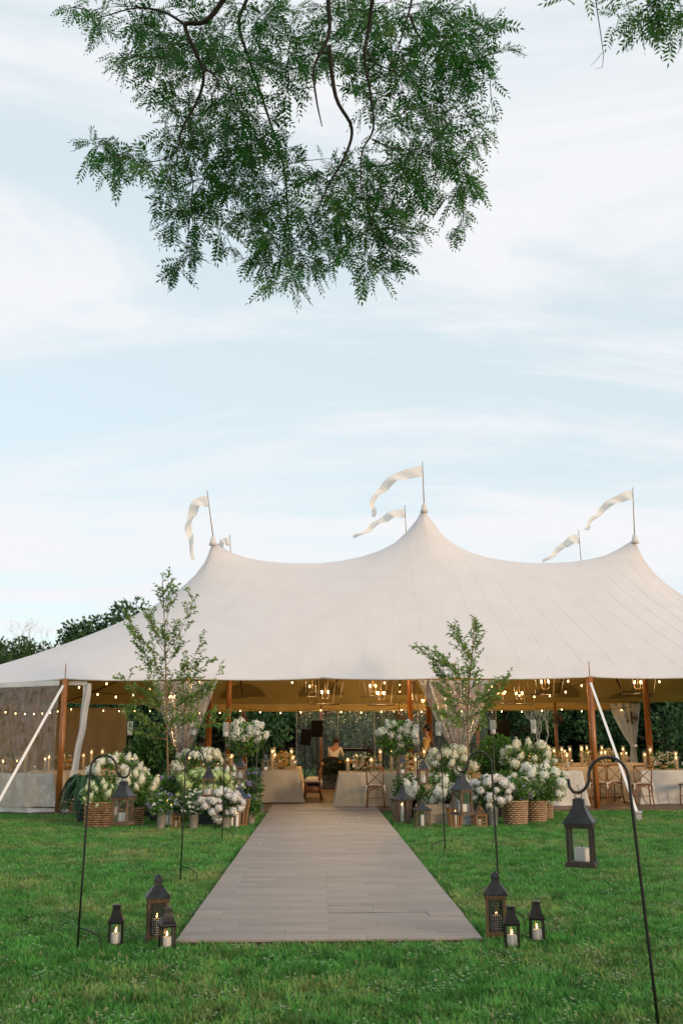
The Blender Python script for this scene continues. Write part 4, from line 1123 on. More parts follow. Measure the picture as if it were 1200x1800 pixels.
def hurricane(x, y, h, label, group, z=None, r=.05):
    key = (round(h, 2), r)
    if key not in HUR:
        t = thing('hurricane_candle', label, 'candle holder')
        MB().loft([(r, .001), (r, h)], 16, cap=False).build('glass_tube', tube_m, t, True)
        MB().loft([(r * 1.05, 0), (r * 1.05, .008)], 16).build('foot', mat('brass_foot', (.5, .34, .13), rough=.3, metallic=.8), t)
        MB().loft([(.017, .008), (.015, h * .78), (.004, h * .785)], 10).build('candle', wax_gold, t, True)
        MB().loft([(.002, 0), (.010, .014), (.011, .024), (.005, .045), (.001, .062)], 8, (0, 0, h * .785)).build('flame', flame_m, t, True)
        HUR[key] = t; o = t
    else: o = copy_tree(HUR[key])
    o.location = (x, y, TT if z is None else z); o['label'] = label; o['group'] = group
    return o
GLASS = {}
def tumbler(x, y, label, group):
    if 'p' not in GLASS:
        t = thing('wine_glass', label, 'glass')
        MB().loft([(.034, 0), (.034, .003), (.004, .006), (.004, .09)], 14).build('foot_and_stem', glass_m, t, True)
        MB().loft([(.006, .09), (.034, .115), (.04, .15), (.033, .19)], 14, cap=False).build('bowl', tube_m, t, True)
        GLASS['p'] = t; o = t
    else: o = copy_tree(GLASS['p'])
    o.location = (x, y, TT); o['label'] = label; o['group'] = group
def dress(x0, x1, y0, y1, name, nh, nc, seed, cols=(pet_t, pet_w), hmin=.26, hmax=.46):
    r = random.Random(seed); along_x = (x1 - x0) > (y1 - y0); L = max(x1 - x0, y1 - y0)
    for k in range(nc):
        u = (k + .5) / nc; cx, cy_ = (x0 + (x1 - x0) * u, (y0 + y1) / 2) if along_x else ((x0 + x1) / 2, y0 + (y1 - y0) * u)
        centerpiece(cx, cy_, (.33 if along_x else .2), (.22 if along_x else .38), .40, 'low garden flower arrangement on %s' % name, cols, 64, group='flower arrangements on %s' % name if nc > 1 else None)
    for k in range(nh):
        u = (k + .5) / nh + r.uniform(-.3, .3) / nh; v = .5 + (.26 if k % 2 else -.26) + r.uniform(-.06, .06)
        x, y = (x0 + (x1 - x0) * u, y0 + (y1 - y0) * v) if along_x else (x0 + (x1 - x0) * v, y0 + (y1 - y0) * u)
        hurricane(x, y, r.choice((.32, .42, .54)), 'glass tube with a lit gold candle on %s' % name, 'glass tube candles on %s' % name)
    for k in range(max(3, nh // 2)):
        u = (k + .5) / max(3, nh // 2); v = .14
        x, y = (x0 + (x1 - x0) * u, y0 + (y1 - y0) * v) if along_x else (x0 + (x1 - x0) * (1 - v), y0 + (y1 - y0) * u)
        tumbler(x, y, 'wine glass at a place setting on %s' % name, 'wine glasses on %s' % name)

# long table left of the aisle
xL0, xL1 = W(459, 1400, 25.6).x, W(524, 1400, 25.6).x
table(xL0, xL1, 25.6, 29.4, 'long banquet table left of the aisle', 'sand linen cloth over the long table left of the aisle', seed=3, amp=.04)
dress(xL0, xL1, 25.8, 29.2, 'the long table left of the aisle', 11, 2, 5, (pet_t, pet_y))
for k, w in enumerate(('first', 'second', 'third', 'fourth')): chair(xL1 + .34, 26.25 + .72 * k, PI / 2 + random.uniform(-.1, .1), w + ' cross-back chair from the walkway in the aisle-side row of the long table', 'row of chairs along the aisle side of the long table')
# table right of the aisle
table(.42, 2.75, 24.0, 25.1, 'banquet table right of the aisle', 'beige linen cloth pooling on the floor right of the aisle', seed=8, amp=.06)
dress(.5, 2.7, 24.0, 25.1, 'the table right of the aisle', 8, 2, 9, (pet_w, pet_t))
chair(W(660, 1400, 23.62).x, 23.62, -.08, 'wooden cross-back chair at the table right of the aisle')
# tables to the right
table(4.55, 6.05, 23.75, 24.85, 'banquet table beside the pole with the white guy strap', 'pale linen cloth on the table beside the pole with the guy strap', linen_w, 11, .035)
dress(4.6, 6.0, 23.75, 24.85, 'the table beside the strapped pole', 5, 1, 12)
chair(4.62, 23.42, .35, 'wooden cross-back chair half hidden by the heaped white hydrangeas')
table(6.35, 8.2, 27.2, 28.4 - .3, 'banquet table behind the empty pair of chairs on the right', 'tan linen cloth on the table behind the pair of chairs', linen, 13, .04)
dress(6.4, 8.2, 27.2, 28.1, 'the table behind the pair of chairs', 7, 1, 14)
table(7.55, 10.4, 24.15, 25.25, 'banquet table at the right under the front eave', 'grey-white linen cloth on the table under the right front eave', linen_w, 15, .07)
dress(7.6, 10.3, 24.15, 25.25, 'the table under the right front eave', 8, 2, 16, (pet_w, pet_t))
chair(7.42, 23.75, -.12, 'wooden cross-back chair with white cushion under the right front eave', None)
chair(6.62, 24.3, -.55, 'wooden cross-back chair turned aside behind the strapped pole', None)
chair(8.55, 23.72, .05, 'wooden cross-back chair tucked at the grey-white cloth by the eave', None)
chair(6.98, 24.75, .25, 'wooden cross-back chair overlapping the one turned aside behind the strapped pole')
table(4.6, 9.6, 30.4, 31.5, 'long banquet table far back on the right', 'dim linen cloth on the long table far back on the right', linen, 17, .04)
dress(4.7, 9.5, 30.4, 31.5, 'the long table far back on the right', 16, 3, 18)
# tables to the left
table(-8.7, -6.35, 24.6, 25.7, 'banquet table behind the wrinkled clear wall', 'pale cloth on the table behind the wrinkled clear wall', linen_w, 19, .05)
dress(-8.6, -6.5, 24.6, 25.7, 'the table behind the clear wall', 6, 1, 20, (pet_t, pet_y))
table(-7.6, -4.7, 27.0, 28.1, 'banquet table behind the tall white hydrangeas', 'linen cloth on the table behind the tall white hydrangeas', linen, 21, .05)
dress(-7.5, -4.8, 27.0, 28.1, 'the table behind the tall white hydrangeas', 9, 2, 22, (pet_y, pet_t))
table(-3.9, -2.35, 27.6, 28.7, 'banquet table beside the dark centre pole on the left', 'linen cloth on the table beside the dark centre pole', linen, 23, .05)
dress(-3.8, -2.4, 27.6, 28.7, 'the table beside the dark centre pole', 4, 1, 24)
for k, (x, y, r) in enumerate(((-2.95, 24.6, .2), (-2.2, 25.0, -.2), (-2.75, 26.9, .1))):
    chair(x, y, r, 'wooden cross-back chair half hidden behind the left hydrangea standard', 'chairs behind the left hydrangea standard')
table(-3.2, -1.9, 25.35, 26.4, 'banquet table behind the white roses', 'linen cloth on the table behind the white roses', linen_w, 26, .05)
dress(-3.1, -2.0, 25.35, 26.4, 'the table behind the white roses', 3, 1, 27)

# ------------------------------------------------------------------ stage and band
riser = thing('stage_riser', 'low black stage platform under the keyboard', 'stage', (1.9, 36.3, FZ))
MB().box((0, 0, .15), (5.4, 3.4, .02)).build('deck', black_m, riser)
MB().grid(lambda u, v: (-2.7 + 5.4 * u, -1.7 + .01 * math.sin(u * 120), .14 * (1 - v)), 120, 2).build('skirt', cloth_k, riser)
RZ = FZ + .16
# black planter hedge with yellow flowers before the stage
xh0, xh1 = W(560, 1370, 32.7).x, W(641, 1370, 32.7).x
hd = thing('flower_trough', 'black planted trough topped with yellow flowers before the stage', 'planter', ((xh0 + xh1) / 2, 32.8, FZ))
MB().box((0, 0, .2), (xh1 - xh0, .5, .4)).build('trough', pot_d, hd)
P, D = in_ellipsoid(1500, (0, -.02, .42), ((xh1 - xh0) / 2 + .05, .34, .36)); P[:, 2] = np.maximum(P[:, 2], .02)
obj('foliage', np_mesh('foliage', *leaves_vf(P, D, .13, .05), mat('dark_trough_leaf', (.008, .024, .009), (.014, .036, .014), rough=.6, island=.3)), hd)  # very dark green foliage
P, D = in_ellipsoid(34, ((xh1 - xh0) * .22, -.02, .74), (.42, .22, .10), .5)
o = obj('blossoms', np_mesh('blossoms', *merge([blossom_vf(p, .08, 9) for p in P]), pet_y), hd); o['kind'] = 'stuff'

def speaker(px, py, Y, wpx, hpx, label, slabel, tilt=0.0, base=None, rz=0):
    base = RZ if base is None else base
    p = W(px, py, Y); w, h = M(wpx, Y), M(hpx, Y)
    st = thing('speaker_stand', slabel, 'speaker stand', (p.x, p.y, base), rz)
    zz_ = p.z - base - h / 2
    MB().tube([(0, 0, .02), (0, 0, zz_ + .02)], .02, 8).build('pole', metal_b, st)
    for k in range(3):
        a = k * 2 * PI / 3 + .5; MB().tube([(0, 0, .62), (.48 * math.cos(a), .48 * math.sin(a), .01)], .013, 6).build('leg', metal_b, st)
    s = thing('loudspeaker', label, 'speaker', (p.x, p.y, base + zz_ + .02), rz); s.rotation_euler = (0, tilt, rz)
    MB().loft([(.5, 0), (.5, 1)], 4, cap=True).build('cabinet', black_m, s).scale = (w, w * .9, h)
    MB().grid(lambda u, v: ((u - .5) * w * .86, -w * .455 - .01 * (1 - (2 * u - 1) ** 4), h * (.05 + .9 * v)), 8, 8).build('grille', mat('speaker_grille', (.008, .008, .008), rough=.9, spec=.1), s, True)
    MB().box((w * .5 + .008, 0, h * .5), (.016, .05, .14)).build('handle', metal_b, s)
speaker(557, 1282, 36.2, 20, 28, 'upright black loudspeaker on a stand beside the rear pole', 'tripod stand of the upright loudspeaker by the rear pole')
speaker(536, 1297, 35.6, 18, 27, 'tilted black loudspeaker left of the upright one', 'tripod stand of the tilted loudspeaker', .12)
speaker(884, 1282, 36.2, 19, 28, 'black loudspeaker on a stand behind the green shrub', 'tripod stand of the loudspeaker behind the green shrub', base=FZ)
speaker(869, 1296, 35.6, 17, 26, 'lower black loudspeaker beside the right sapling', 'tripod stand of the lower loudspeaker by the right sapling', -.1, base=FZ)
# keyboard on its cross stand
kx, ky = W(618, 1320, 35.3).x, 35.3; kz = W(618, 1321, 35.3).z
kb = thing('keyboard', 'black electric keyboard on the stage', 'keyboard', (kx, ky, kz))
MB().box((0, 0, .05), (1.15, .32, .09)).build('body', black_m, kb)
MB().box((0, .06, .099), (1.0, .15, .006)).build('white_keys', wax, kb)
ks = thing('keyboard_stand', 'folding cross-leg stand under the keyboard', 'keyboard stand', (kx, ky, RZ))
hh = kz - RZ
for s in (-1, 1):
    MB().tube([(-s * .3, s * .03, .01), (s * .3, s * .03, hh - .012)], .015, 6).build('leg', metal_b, ks)
    MB().tube([(s * .3, -.2, .012), (s * .3, .2, .012)], .015, 6).build('foot_bar', metal_b, ks)
# black equipment covers
def gear(px0, px1, py0, Y, label):
    a, b = W(px0, py0, Y), W(px1, py0, Y); h = a.z - FZ; w = b.x - a.x
    t = thing('covered_gear', label, 'equipment case', ((a.x + b.x) / 2, Y, FZ))
    MB().loft([(.52, 0), (.5, .3), (.46, .75), (.30, .95), (.12, 1.0)], 10).build('cover', cloth_k, t, True).scale = (w, .5, h)
    MB().box((0, -.0, .04), (w * 1.1, .5, .08)).build('case_base', black_m, t)
gear(560, 604, 1330, 33.9, 'hump of black covered band gear behind the yellow flowers')
gear(641, 657, 1316, 33.6, 'upright black covered case beside the keyboard')
gear(662, 674, 1310, 34.2, 'tall black covered case behind the right hydrangea standard')

# people
def skin_body(name, pts, edges, radii, m, parent, root=0, sub=2):
    me = bpy.data.meshes.new(name); me.from_pydata([tuple(p) for p in pts], edges, []); me.materials.append(m)
    o = obj(name, me, parent)
    sk = o.modifiers.new('skin', 'SKIN'); sk.use_smooth_shade = True
    for i, r in enumerate(radii):
        v = me.skin_vertices[0].data[i]; v.radius = (r, r) if isinstance(r, (int, float)) else r; v.use_root = (i == root)
    o.modifiers.new('sub', 'SUBSURF').levels = sub; o.modifiers['sub'].render_levels = sub
    return o
def person(label, loc, rz, joints, top_m, leg_m, vest=None, hair_long=False, scale=1.0):
    """joints: dict of named points, origin at floor"""
    J = {k: Vector(v) for k, v in joints.items()}
    t = thing('person', label, 'person', loc, rz); t.scale = (scale,) * 3
    order = ['pelvis', 'waist', 'chest', 'neck', 'jaw', 'head', 'crown', 'ls', 'le', 'lw', 'lh', 'rs', 're', 'rw', 'rh', 'lp', 'lk', 'la', 'lt', 'rp', 'rk', 'ra', 'rt']
    ix = {k: i for i, k in enumerate(order)}
    ed = [('pelvis', 'waist'), ('waist', 'chest'), ('chest', 'neck'), ('neck', 'jaw'), ('jaw', 'head'), ('head', 'crown')]
    for s in 'lr': ed += [('chest', s + 's'), (s + 's', s + 'e'), (s + 'e', s + 'w'), (s + 'w', s + 'h'), ('pelvis', s + 'p'), (s + 'p', s + 'k'), (s + 'k', s + 'a'), (s + 'a', s + 't')]
    rad = dict(pelvis=.13, waist=.12, chest=(.15, .11), neck=.055, jaw=.075, head=.095, crown=.06)
    for s in 'lr': rad.update({s + 's': .06, s + 'e': .042, s + 'w': .03, s + 'h': .034, s + 'p': .085, s + 'k': .058, s + 'a': .04, s + 't': .035})
    skin_body('body', [J[k] for k in order], [(ix[a], ix[b]) for a, b in ed], [rad[k] for k in order], skin_m, t)
    # fingers
    for s in 'lr':
        w, h = J[s + 'w'], J[s + 'h']; d = (h - w).normalized(); sd = d.cross(Vector((0, 0, 1))); sd = sd.normalized() if sd.length > .1 else Vector((0, 1, 0))
        for q in range(5):
            off = sd * (.022 * (q - 1.5)) if q < 4 else sd * .04
            a = h + off + d * .01; L = (.065, .075, .07, .055, .05)[q]
            f = MB().tube([a, a + d * L * .5 + Vector((0, 0, -.005)), a + d * L + Vector((0, 0, -.02))], [.009, .0085, .006], 6); f.build('finger', skin_m, t, True)
    tp = ['pelvis', 'waist', 'chest', 'ls', 'le', 'lw', 'rs', 're', 'rw']; ti = {k: i for i, k in enumerate(tp)}
    te = [(ti[a], ti[b]) for a, b in ed if a in ti and b in ti]
    skin_body('shirt', [J[k] for k in tp], te, [(lambda r: (r[0] + .02, r[1] + .02) if isinstance(r, tuple) else r + .018)(rad[k]) for k in tp], top_m, t, 1)
    bp = ['waist', 'pelvis', 'lp', 'lk', 'la', 'rp', 'rk', 'ra']; bi = {k: i for i, k in enumerate(bp)}
    be = [(bi[a], bi[b]) for a, b in ed + [('pelvis', 'waist')] if a in bi and b in bi]; be = list({tuple(sorted(e)) for e in be})
    skin_body('trousers', [J[k] if k != 'waist' else J['pelvis'].lerp(J['waist'], .4) for k in bp], be, [rad[k] + .025 for k in bp], leg_m, t, 1)
    if vest:
        vp = ['pelvis', 'waist', 'chest']; skin_body('vest', [J['pelvis'].lerp(J['waist'], .3), J['waist'], J['chest'] + Vector((0, 0, .03))], [(0, 1), (1, 2)], [.165, .155, (.185, .15)], vest, t, 1)
    hd_ = J['head']; cr = J['crown']; up = (cr - J['jaw']).normalized()
    hair = MB().ball(tuple(hd_ + up * .045 - Vector((0, .0, 0)) + Vector(joints.get('back', (0, -.025, 0)))), (.105, .11, .11), 14, 9)
    if hair_long: hair.tube([hd_ + Vector(joints.get('back', (0, -.03, 0))) * 2.2, hd_ + Vector(joints.get('back', (0, -.03, 0))) * 3 + Vector((0, 0, -.22))], [.09, .07], 10)
    hair.build('hair', hair_m, t, True)
    face = Vector(joints.get('back', (0, -.025, 0))) * -1; face = face.normalized(); sdv = face.cross(Vector((0, 0, 1)))
    MB().ball(tuple(hd_ + face * .10 - up * .01), (.014, .018, .022), 8, 6).build('nose', skin_m, t, True)
    for s in (-1, 1):
        MB().ball(tuple(hd_ + face * .088 + sdv * .034 * s + up * .018), .012, 8, 6).build('eye', black_m, t, True)
        MB().ball(tuple(hd_ + sdv * .098 * s), (.018, .022, .032), 8, 6).build('ear', skin_m, t, True)
    MB().ball(tuple(hd_ + face * .09 - up * .052), (.026, .012, .008), 8, 6).build('mouth', mat('lips', (.28, .10, .08)), t, True)
    for s in 'lr': MB().ball(tuple(J[s + 't'] + Vector((0, -.02, -.005))), (.05, .12, .045), 10, 6).build('shoe', black_m, t, True)
    return t
stand = dict(pelvis=(0, 0, .96), waist=(0, .0, 1.12), chest=(0, .0, 1.38), neck=(0, .01, 1.52), jaw=(0, .03, 1.60), head=(0, .02, 1.69), crown=(0, .01, 1.77),
             ls=(-.19, 0, 1.42), le=(-.24, .02, 1.14), lw=(-.17, .22, 1.06), lh=(-.11, .29, 1.08), rs=(.19, 0, 1.42), re=(.24, .02, 1.14), rw=(.17, .22, 1.06), rh=(.10, .29, 1.08),
             lp=(-.09, 0, .90), lk=(-.10, .02, .50), la=(-.10, -.01, .09), lt=(-.10, .13, .05), rp=(.09, 0, .90), rk=(.10, .03, .50), ra=(.10, .01, .09), rt=(.11, .15, .05), back=(0, -.025, 0))
mp_ = W(750, 1300, 27.2)
person('person standing in an ochre shirt and dark vest, hands held in front', (mp_.x, 27.2, FZ), 1.35, stand, cloth_y, cloth_k, vest=cloth_k, scale=1.04)
sit = dict(pelvis=(0, 0, .50), waist=(0, .05, .66), chest=(0, .14, .90), neck=(0, .20, 1.03), jaw=(0, .26, 1.09), head=(0, .27, 1.17), crown=(0, .25, 1.26),
           ls=(-.18, .14, .93), le=(-.24, .24, .70), lw=(-.16, .46, .72), lh=(-.12, .53, .73), rs=(.18, .14, .93), re=(.24, .24, .70), rw=(.16, .46, .72), rh=(.12, .53, .73),
           lp=(-.09, .05, .48), lk=(-.13, .45, .50), la=(-.13, .46, .10), lt=(-.13, .58, .05), rp=(.09, .05, .48), rk=(.13, .45, .50), ra=(.13, .46, .10), rt=(.13, .58, .05), back=(0, -.025, 0))
sp_ = W(586, 1300, 34.6)
person('person in a white top seated with back turned beside the keyboard', (sp_.x, 34.6, RZ + .06), -.35, sit, cloth_wht, cloth_k, hair_long=False, scale=1.04)
stl = thing('stool', 'round black stool under the seated person on stage', 'stool', (sp_.x, 34.6, RZ))
MB().loft([(.17, .42), (.18, .43), (.18, .47), (.17, .475)], 18).build('seat', black_m, stl)
for k in range(3):
    a = k * 2 * PI / 3; MB().tube([(.05 * math.cos(a), .05 * math.sin(a), .43), (.2 * math.cos(a), .2 * math.sin(a), .0)], .014, 6).build('leg', metal_b, stl)
gp = W(382, 1322, 26.75)
person('dark-haired person seated at a table behind the white roses', (gp.x, 26.75, FZ + .02), 1.2, sit, cloth_k, cloth_k, hair_long=True, scale=.98)
chair(gp.x + .02, 26.75, 1.2, 'wooden cross-back chair under the dark-haired seated person')
#@@PART5
# ------------------------------------------------------------------ potted flowers and shrubs
def head_mesh(kind, m, nf=64):
    """a flower head of unit radius made of small petals"""
    if kind == 'cone':
        D = rand_dirs(nf); P = D.copy(); tz = (P[:, 2] + 1) / 2; k = 1.0 - .55 * tz; P[:, :2] *= k[:, None] * .95; P[:, 2] = P[:, 2] * 1.35
        fl = .40
    elif kind == 'lace':
        D = rand_dirs(nf); D[:, 2] = np.abs(D[:, 2]) * .8 - .15; P = D * (0.75 + .4 * rng.random((nf, 1))); P[:, 2] *= 1.2; fl = .38
    else:
        D = rand_dirs(nf); P = D * np.array([1, 1, .88]) * (.86 + .30 * rng.random((nf, 1))); fl = .46
    T = norm(np.cross(D, rand_dirs(nf))); V1, F1 = leaves_vf(P - T * fl / 2, T, fl, fl * .92, N=D + rng.normal(size=D.shape) * .2, fold=.3)
    V2, F2 = leaves_vf(P - np.cross(D, T) * fl / 2, np.cross(D, T), fl, fl * .92, N=D + rng.normal(size=D.shape) * .2, fold=.25)
    core = MB().ball((0, 0, 0), (.82, .82, .72) if kind != 'cone' else (.62, .62, .95), 10, 7)
    if kind == 'lace': core = MB().ball((0, 0, 0), (.3, .3, .4), 6, 5)
    cv = np.array(core.v)
    V, F = merge([(V1, F1), (V2, F2)])
    me = bpy.data.meshes.new('flower_head')
    faces = [tuple(f) for f in F.tolist()] + [tuple(i + len(V) for i in f) for f in core.f]
    me.from_pydata([tuple(v) for v in V.tolist()] + core.v, [], faces); me.materials.append(m); me.shade_smooth()
    return me
HEADS = {k: [head_mesh(kind, m) for _ in range(3)] for k, kind, m in (('white', 'mop', pet_w), ('cream', 'mop', pet_c), ('whitecone', 'cone', pet_w), ('creamcone', 'cone', pet_c), ('lime', 'mop', pet_l), ('limecone', 'cone', mat('lime_white_petal', (.55, .64, .36), (.70, .72, .55), rough=.7, scale=9, island=.12, translucent=.2)), ('lacewhite', 'lace', pet_w), ('rose', 'mop', mat('white_rose_petal', (.80, .76, .70), (.84, .82, .78), rough=.7, island=.06, translucent=.2)))}
HEADS['white'] += HEADS['whitecone'][:2] + HEADS['lacewhite'][:1]; HEADS['cream'] += HEADS['creamcone'][:2] + HEADS['lacewhite'][:1]
def weave(prof_r, h, n=14, square=False, cx=1.0):
    mb = MB(); k = int(h / .036)
    for i in range(k):
        z = .012 + i * (h - .02) / max(k - 1, 1); r = prof_r[0] + (prof_r[1] - prof_r[0]) * z / h; pts = []
        N_ = 56
        for j in range(N_ + 1):
            a = 2 * PI * j / N_; wv = .012 * math.sin(a * n + (PI if i % 2 else 0))
            if square:
                c, s = math.cos(a), math.sin(a); q = (abs(c) ** 8 + abs(s) ** 8) ** (-1 / 8); pts.append(((r + wv) * q * c * cx, (r + wv) * q * s, z))
            else: pts.append(((r + wv) * math.cos(a), (r + wv) * math.sin(a), z))
        mb.tube(pts, .0165, 6, cap=False)
    return mb
def pot(kind, parent, w, h, m=None):
    r = w / 2
    if kind == 'basket':
        ws = weave((r * .86, r), h).build('woven_side', m or wicker, parent, True)
        MB().tube([(r * 1.02 * math.cos(a * PI / 14), r * 1.02 * math.sin(a * PI / 14), h) for a in range(29)], .017, 6, cap=False).build('rim', m or wicker, ws, True)
        for s in (-1, 1): MB().tube([(s * r * .98, -.06, h), (s * r * 1.04, -.045, h + .07), (s * r * 1.05, 0, h + .10), (s * r * 1.04, .045, h + .07), (s * r * .98, .06, h)], .011, 6).build('handle', m or wicker, ws, True)
        MB().loft([(r * .80, .0), (r * .90, h * .9)], 16).build('liner', soil, parent)
    elif kind == 'squarebasket':
        weave((r * .94, r), h, 16, True).build('woven_side', m or wicker, parent, True)
        MB().loft([(r * .88, 0), (r * .93, h * .92)], 4).build('liner', soil, parent)
        MB().loft([(r * 1.02, h - .012), (r * 1.04, h), (r * 1.02, h + .018)], 4, cap=False).build('rim', m or wicker, parent)
    elif kind == 'tin':
        MB().loft([(r * .74, 0), (r * .76, .01), (r, h - .012), (r * 1.05, h - .006), (r * 1.05, h), (r * .93, h), (r * .9, h - .03), (.01, h - .03)], 20).build('pot', m or tin, parent, True)
    elif kind == 'urn':
        MB().loft([(r * .7, 0), (r * .75, .04), (r * .8, h * .5), (r, h - .02), (r * 1.08, h), (r * .9, h), (.01, h - .03)], 20).build('pot', m or pot_d, parent, True)
def plant(name, label, px, py, potk, crown, heads=None, leafm=leaf_a, nleaf=500, lsize=.09, cat='potted plant', group=None, depth=None, hm='mop', wl=.5, Y=None, potm=None, stem=True, small=None):
    """px,py: foot of the pot in the photo; potk (kind, w px, h px); crown (cx, cy, rx, ry) px; heads (key, n, size px)"""
    g = G(px, py) if Y is None else Vector((W(px, py, Y).x, Y, 0)); Y = g.y
    t = thing(name, label, cat, (g.x, g.y, 0.004), random.uniform(-.1, .1), group)
    ph = .15
    if potk:
        w, h = M(potk[1], Y), M(potk[2], Y); pot(potk[0], t, w, h, potm); ph = h
    c = W(crown[0], crown[1], Y); rx, rz = M(crown[2], Y), M(crown[3], Y); ry = depth or rx * .8
    cl = np.array([c.x - g.x, 0, c.z])
    zb = ph * .9
    st = MB()
    for k in range(7):
        a = random.random() * 2 * PI; q = (cl[0] + rx * .6 * math.cos(a), ry * .6 * math.sin(a), cl[2] + rz * random.uniform(-.3, .5))
        b = (.03 * math.cos(a), .03 * math.sin(a), zb); st.tube([b, (b[0] * .4 + q[0] * .6, b[1] * .4 + q[1] * .6, (b[2] * .5 + q[2] * .5)), q], [.007, .005, .003], 5)
    st.build('stems', leaf_b, t)
    P, D = in_ellipsoid(int(nleaf * 1.15), cl, (rx * .96, ry * .92, rz * .96), .3)
    n2 = nleaf // 3                              # filling between pot and crown
    hgt = max(cl[2] - zb, .05); u = rng.random(n2); ang = rng.random(n2) * 2 * PI; rad = np.sqrt(rng.random(n2)) * (.3 + .6 * u)
    P2 = np.stack([cl[0] * u + rx * rad * np.cos(ang), ry * rad * np.sin(ang), zb + hgt * u], 1); D2 = rand_dirs(n2)
    P = np.concatenate([P, P2]); D = np.concatenate([D + np.array([0, 0, -.15]), D2])
    P[:, 2] = np.maximum(P[:, 2], .05)
    ls = lsize * (0.7 + .6 * rng.random(len(P)))
    obj('foliage', np_mesh('foliage', *leaves_vf(P, D + rng.normal(size=P.shape) * .5, ls, ls * wl), leafm), t)
    if heads:
        key, n_, sz = heads; s = M(sz, Y) / 2 * .96; n_ = max(6, int(n_ * .92))
        pts = []
        tries = 0
        while len(pts) < n_ and tries < 4000:
            tries += 1
            d = Vector(rand_dirs(1)[0]); d.z = d.z * .8 + .15
            if d.y > .45: continue
            d.normalize()
            k = random.uniform(.88, 1.08); q = Vector((cl[0] + d.x * rx * k, d.y * ry * k, cl[2] + d.z * rz * k))
            if all((q - o).length > s * 1.35 for o in pts) or tries > 3000: pts.append(q)
        for q in pts:
            out = (q - Vector(cl)).normalized(); sc = s * random.choice((.7, .85, 1.0, 1.05, 1.2, 1.3))
            rot = (out * .6 + Vector((0, 0, 1))).to_track_quat('Z', 'Y').to_euler()
            obj('flower_head', random.choice(HEADS[key]), t, q, (rot.x, rot.y, random.random() * 6), (sc,) * 3)
    if small:
        for m_, n_, sz in small:
            P, D = in_ellipsoid(n_, cl, (rx, ry, rz), .75); P[:, 2] = np.maximum(P[:, 2], zb)
            s = M(sz, Y) / 2
            o = obj('blossoms', np_mesh('blossoms', *merge([blossom_vf(p + d * .02, s * rng.uniform(.7, 1.3), 7) for p, d in zip(P, D)]), m_), t); o['kind'] = 'stuff'
    return t

def fern(px, py, cx, cy_, n, L, label):
    g = G(px, py); t = thing('potted_fern', label, 'potted plant', (g.x, g.y, .004)); h = M(58, g.y)
    pot('urn', t, M(36, g.y), h)
    parts = []
    for k in range(n):
        a = rng.random() * 2 * PI; l = L * rng.uniform(.65, 1.1); up = rng.uniform(.15, .5); m_ = 26
        s = np.linspace(.05, 1, m_); r = l * (s ** .9) * rng.uniform(.55, .8); z = h + .02 + up * np.sin(s * 2.2) * .75 - l * .95 * s ** 2.4
        P = np.stack([r * math.cos(a) - .12 * s, r * math.sin(a) * .8, np.maximum(z, .1)], 1)
        T = norm(np.gradient(P, axis=0)); sd = norm(np.cross(T, np.array([0, 0, 1.0])))
        for sg in (-1, 1):
            dirs = sd * sg + T * .35 + np.array([0, 0, -.25]); ll = .10 * np.sin(np.pi * (s * .86 + .12)) + .012
            parts.append(leaves_vf(P, dirs, ll, .036, N=np.cross(sd * sg, T) + .001))
    obj('fronds', np_mesh('fronds', *merge(parts), leaf_f), t)
fern(148, 1446, 125, 1390, 110, .72, 'dark green fern spilling from a dark planter beside the left corner pole')

def ornamental_grass(px, py, top, label, n=420, w=.42):
    g = G(px, py); t = thing('ornamental_grass', label, 'grass plant', (g.x, g.y, .004)); H_ = W(px, top, g.y).z
    pot('tin', t, M(26, g.y), M(24, g.y), pot_d)
    V, F = [], []
    for k in range(n):
        a = rng.random() * 2 * PI; h = H_ * rng.uniform(.55, 1.05); out = w * rng.uniform(.2, 1.2); b = rng.normal(size=2) * .04
        sd = np.array([-math.sin(a), math.cos(a), 0]) * .0042; base = len(V)
        for s in np.linspace(0, 1, 6):
            p = np.array([b[0] + out * s ** 2.1 * math.cos(a), b[1] + out * s ** 2.1 * math.sin(a), .3 + (h - .3) * (s - .18 * s ** 4)])
            V += [p - sd * (1.05 - s), p + sd * (1.05 - s)]
        for q in range(5): F.append((base + 2 * q, base + 2 * q + 1, base + 2 * q + 3, base + 2 * q + 2))
    obj('blades', np_mesh('blades', V, F, leaf_g), t)
ornamental_grass(302, 1440, 1330, 'fountain of fine ornamental grass under the left sapling')
ornamental_grass(868, 1438, 1350, 'feathery green grass plant under the right green shrub', 260, .34)

# left of the walkway
plant('potted_hydrangea', 'lime-white panicle flowers in the rectangular wicker basket', 173, 1456, ('squarebasket', 42, 42), (178, 1398, 36, 21), ('limecone', 34, 11), leafm=leaf_y, nleaf=420, lsize=.07)
plant('potted_hydrangea', 'tall mound of white hydrangeas behind the hung brown lantern', 207, 1444, ('tin', 34, 34), (206, 1358, 44, 30), ('white', 30, 15), nleaf=600, Y=20.9)
plant('potted_hydrangea', 'cream cone hydrangeas in the round handled wicker basket', 238, 1453, ('basket', 27, 30), (243, 1384, 34, 27), ('creamcone', 17, 17), nleaf=480)
plant('wicker_planter', 'leafy plant in a dark wicker basket behind the hung brown lantern', 207, 1453, ('basket', 32, 28), (207, 1418, 18, 12), None, nleaf=220)
plant('potted_flowers', 'purple and white flowers in a slim tin pot beside the hut lantern', 283, 1458, ('tin', 17, 29), (284, 1415, 25, 19), None, nleaf=520, lsize=.06, small=((pet_p, 38, 7), (pet_w, 16, 6)))
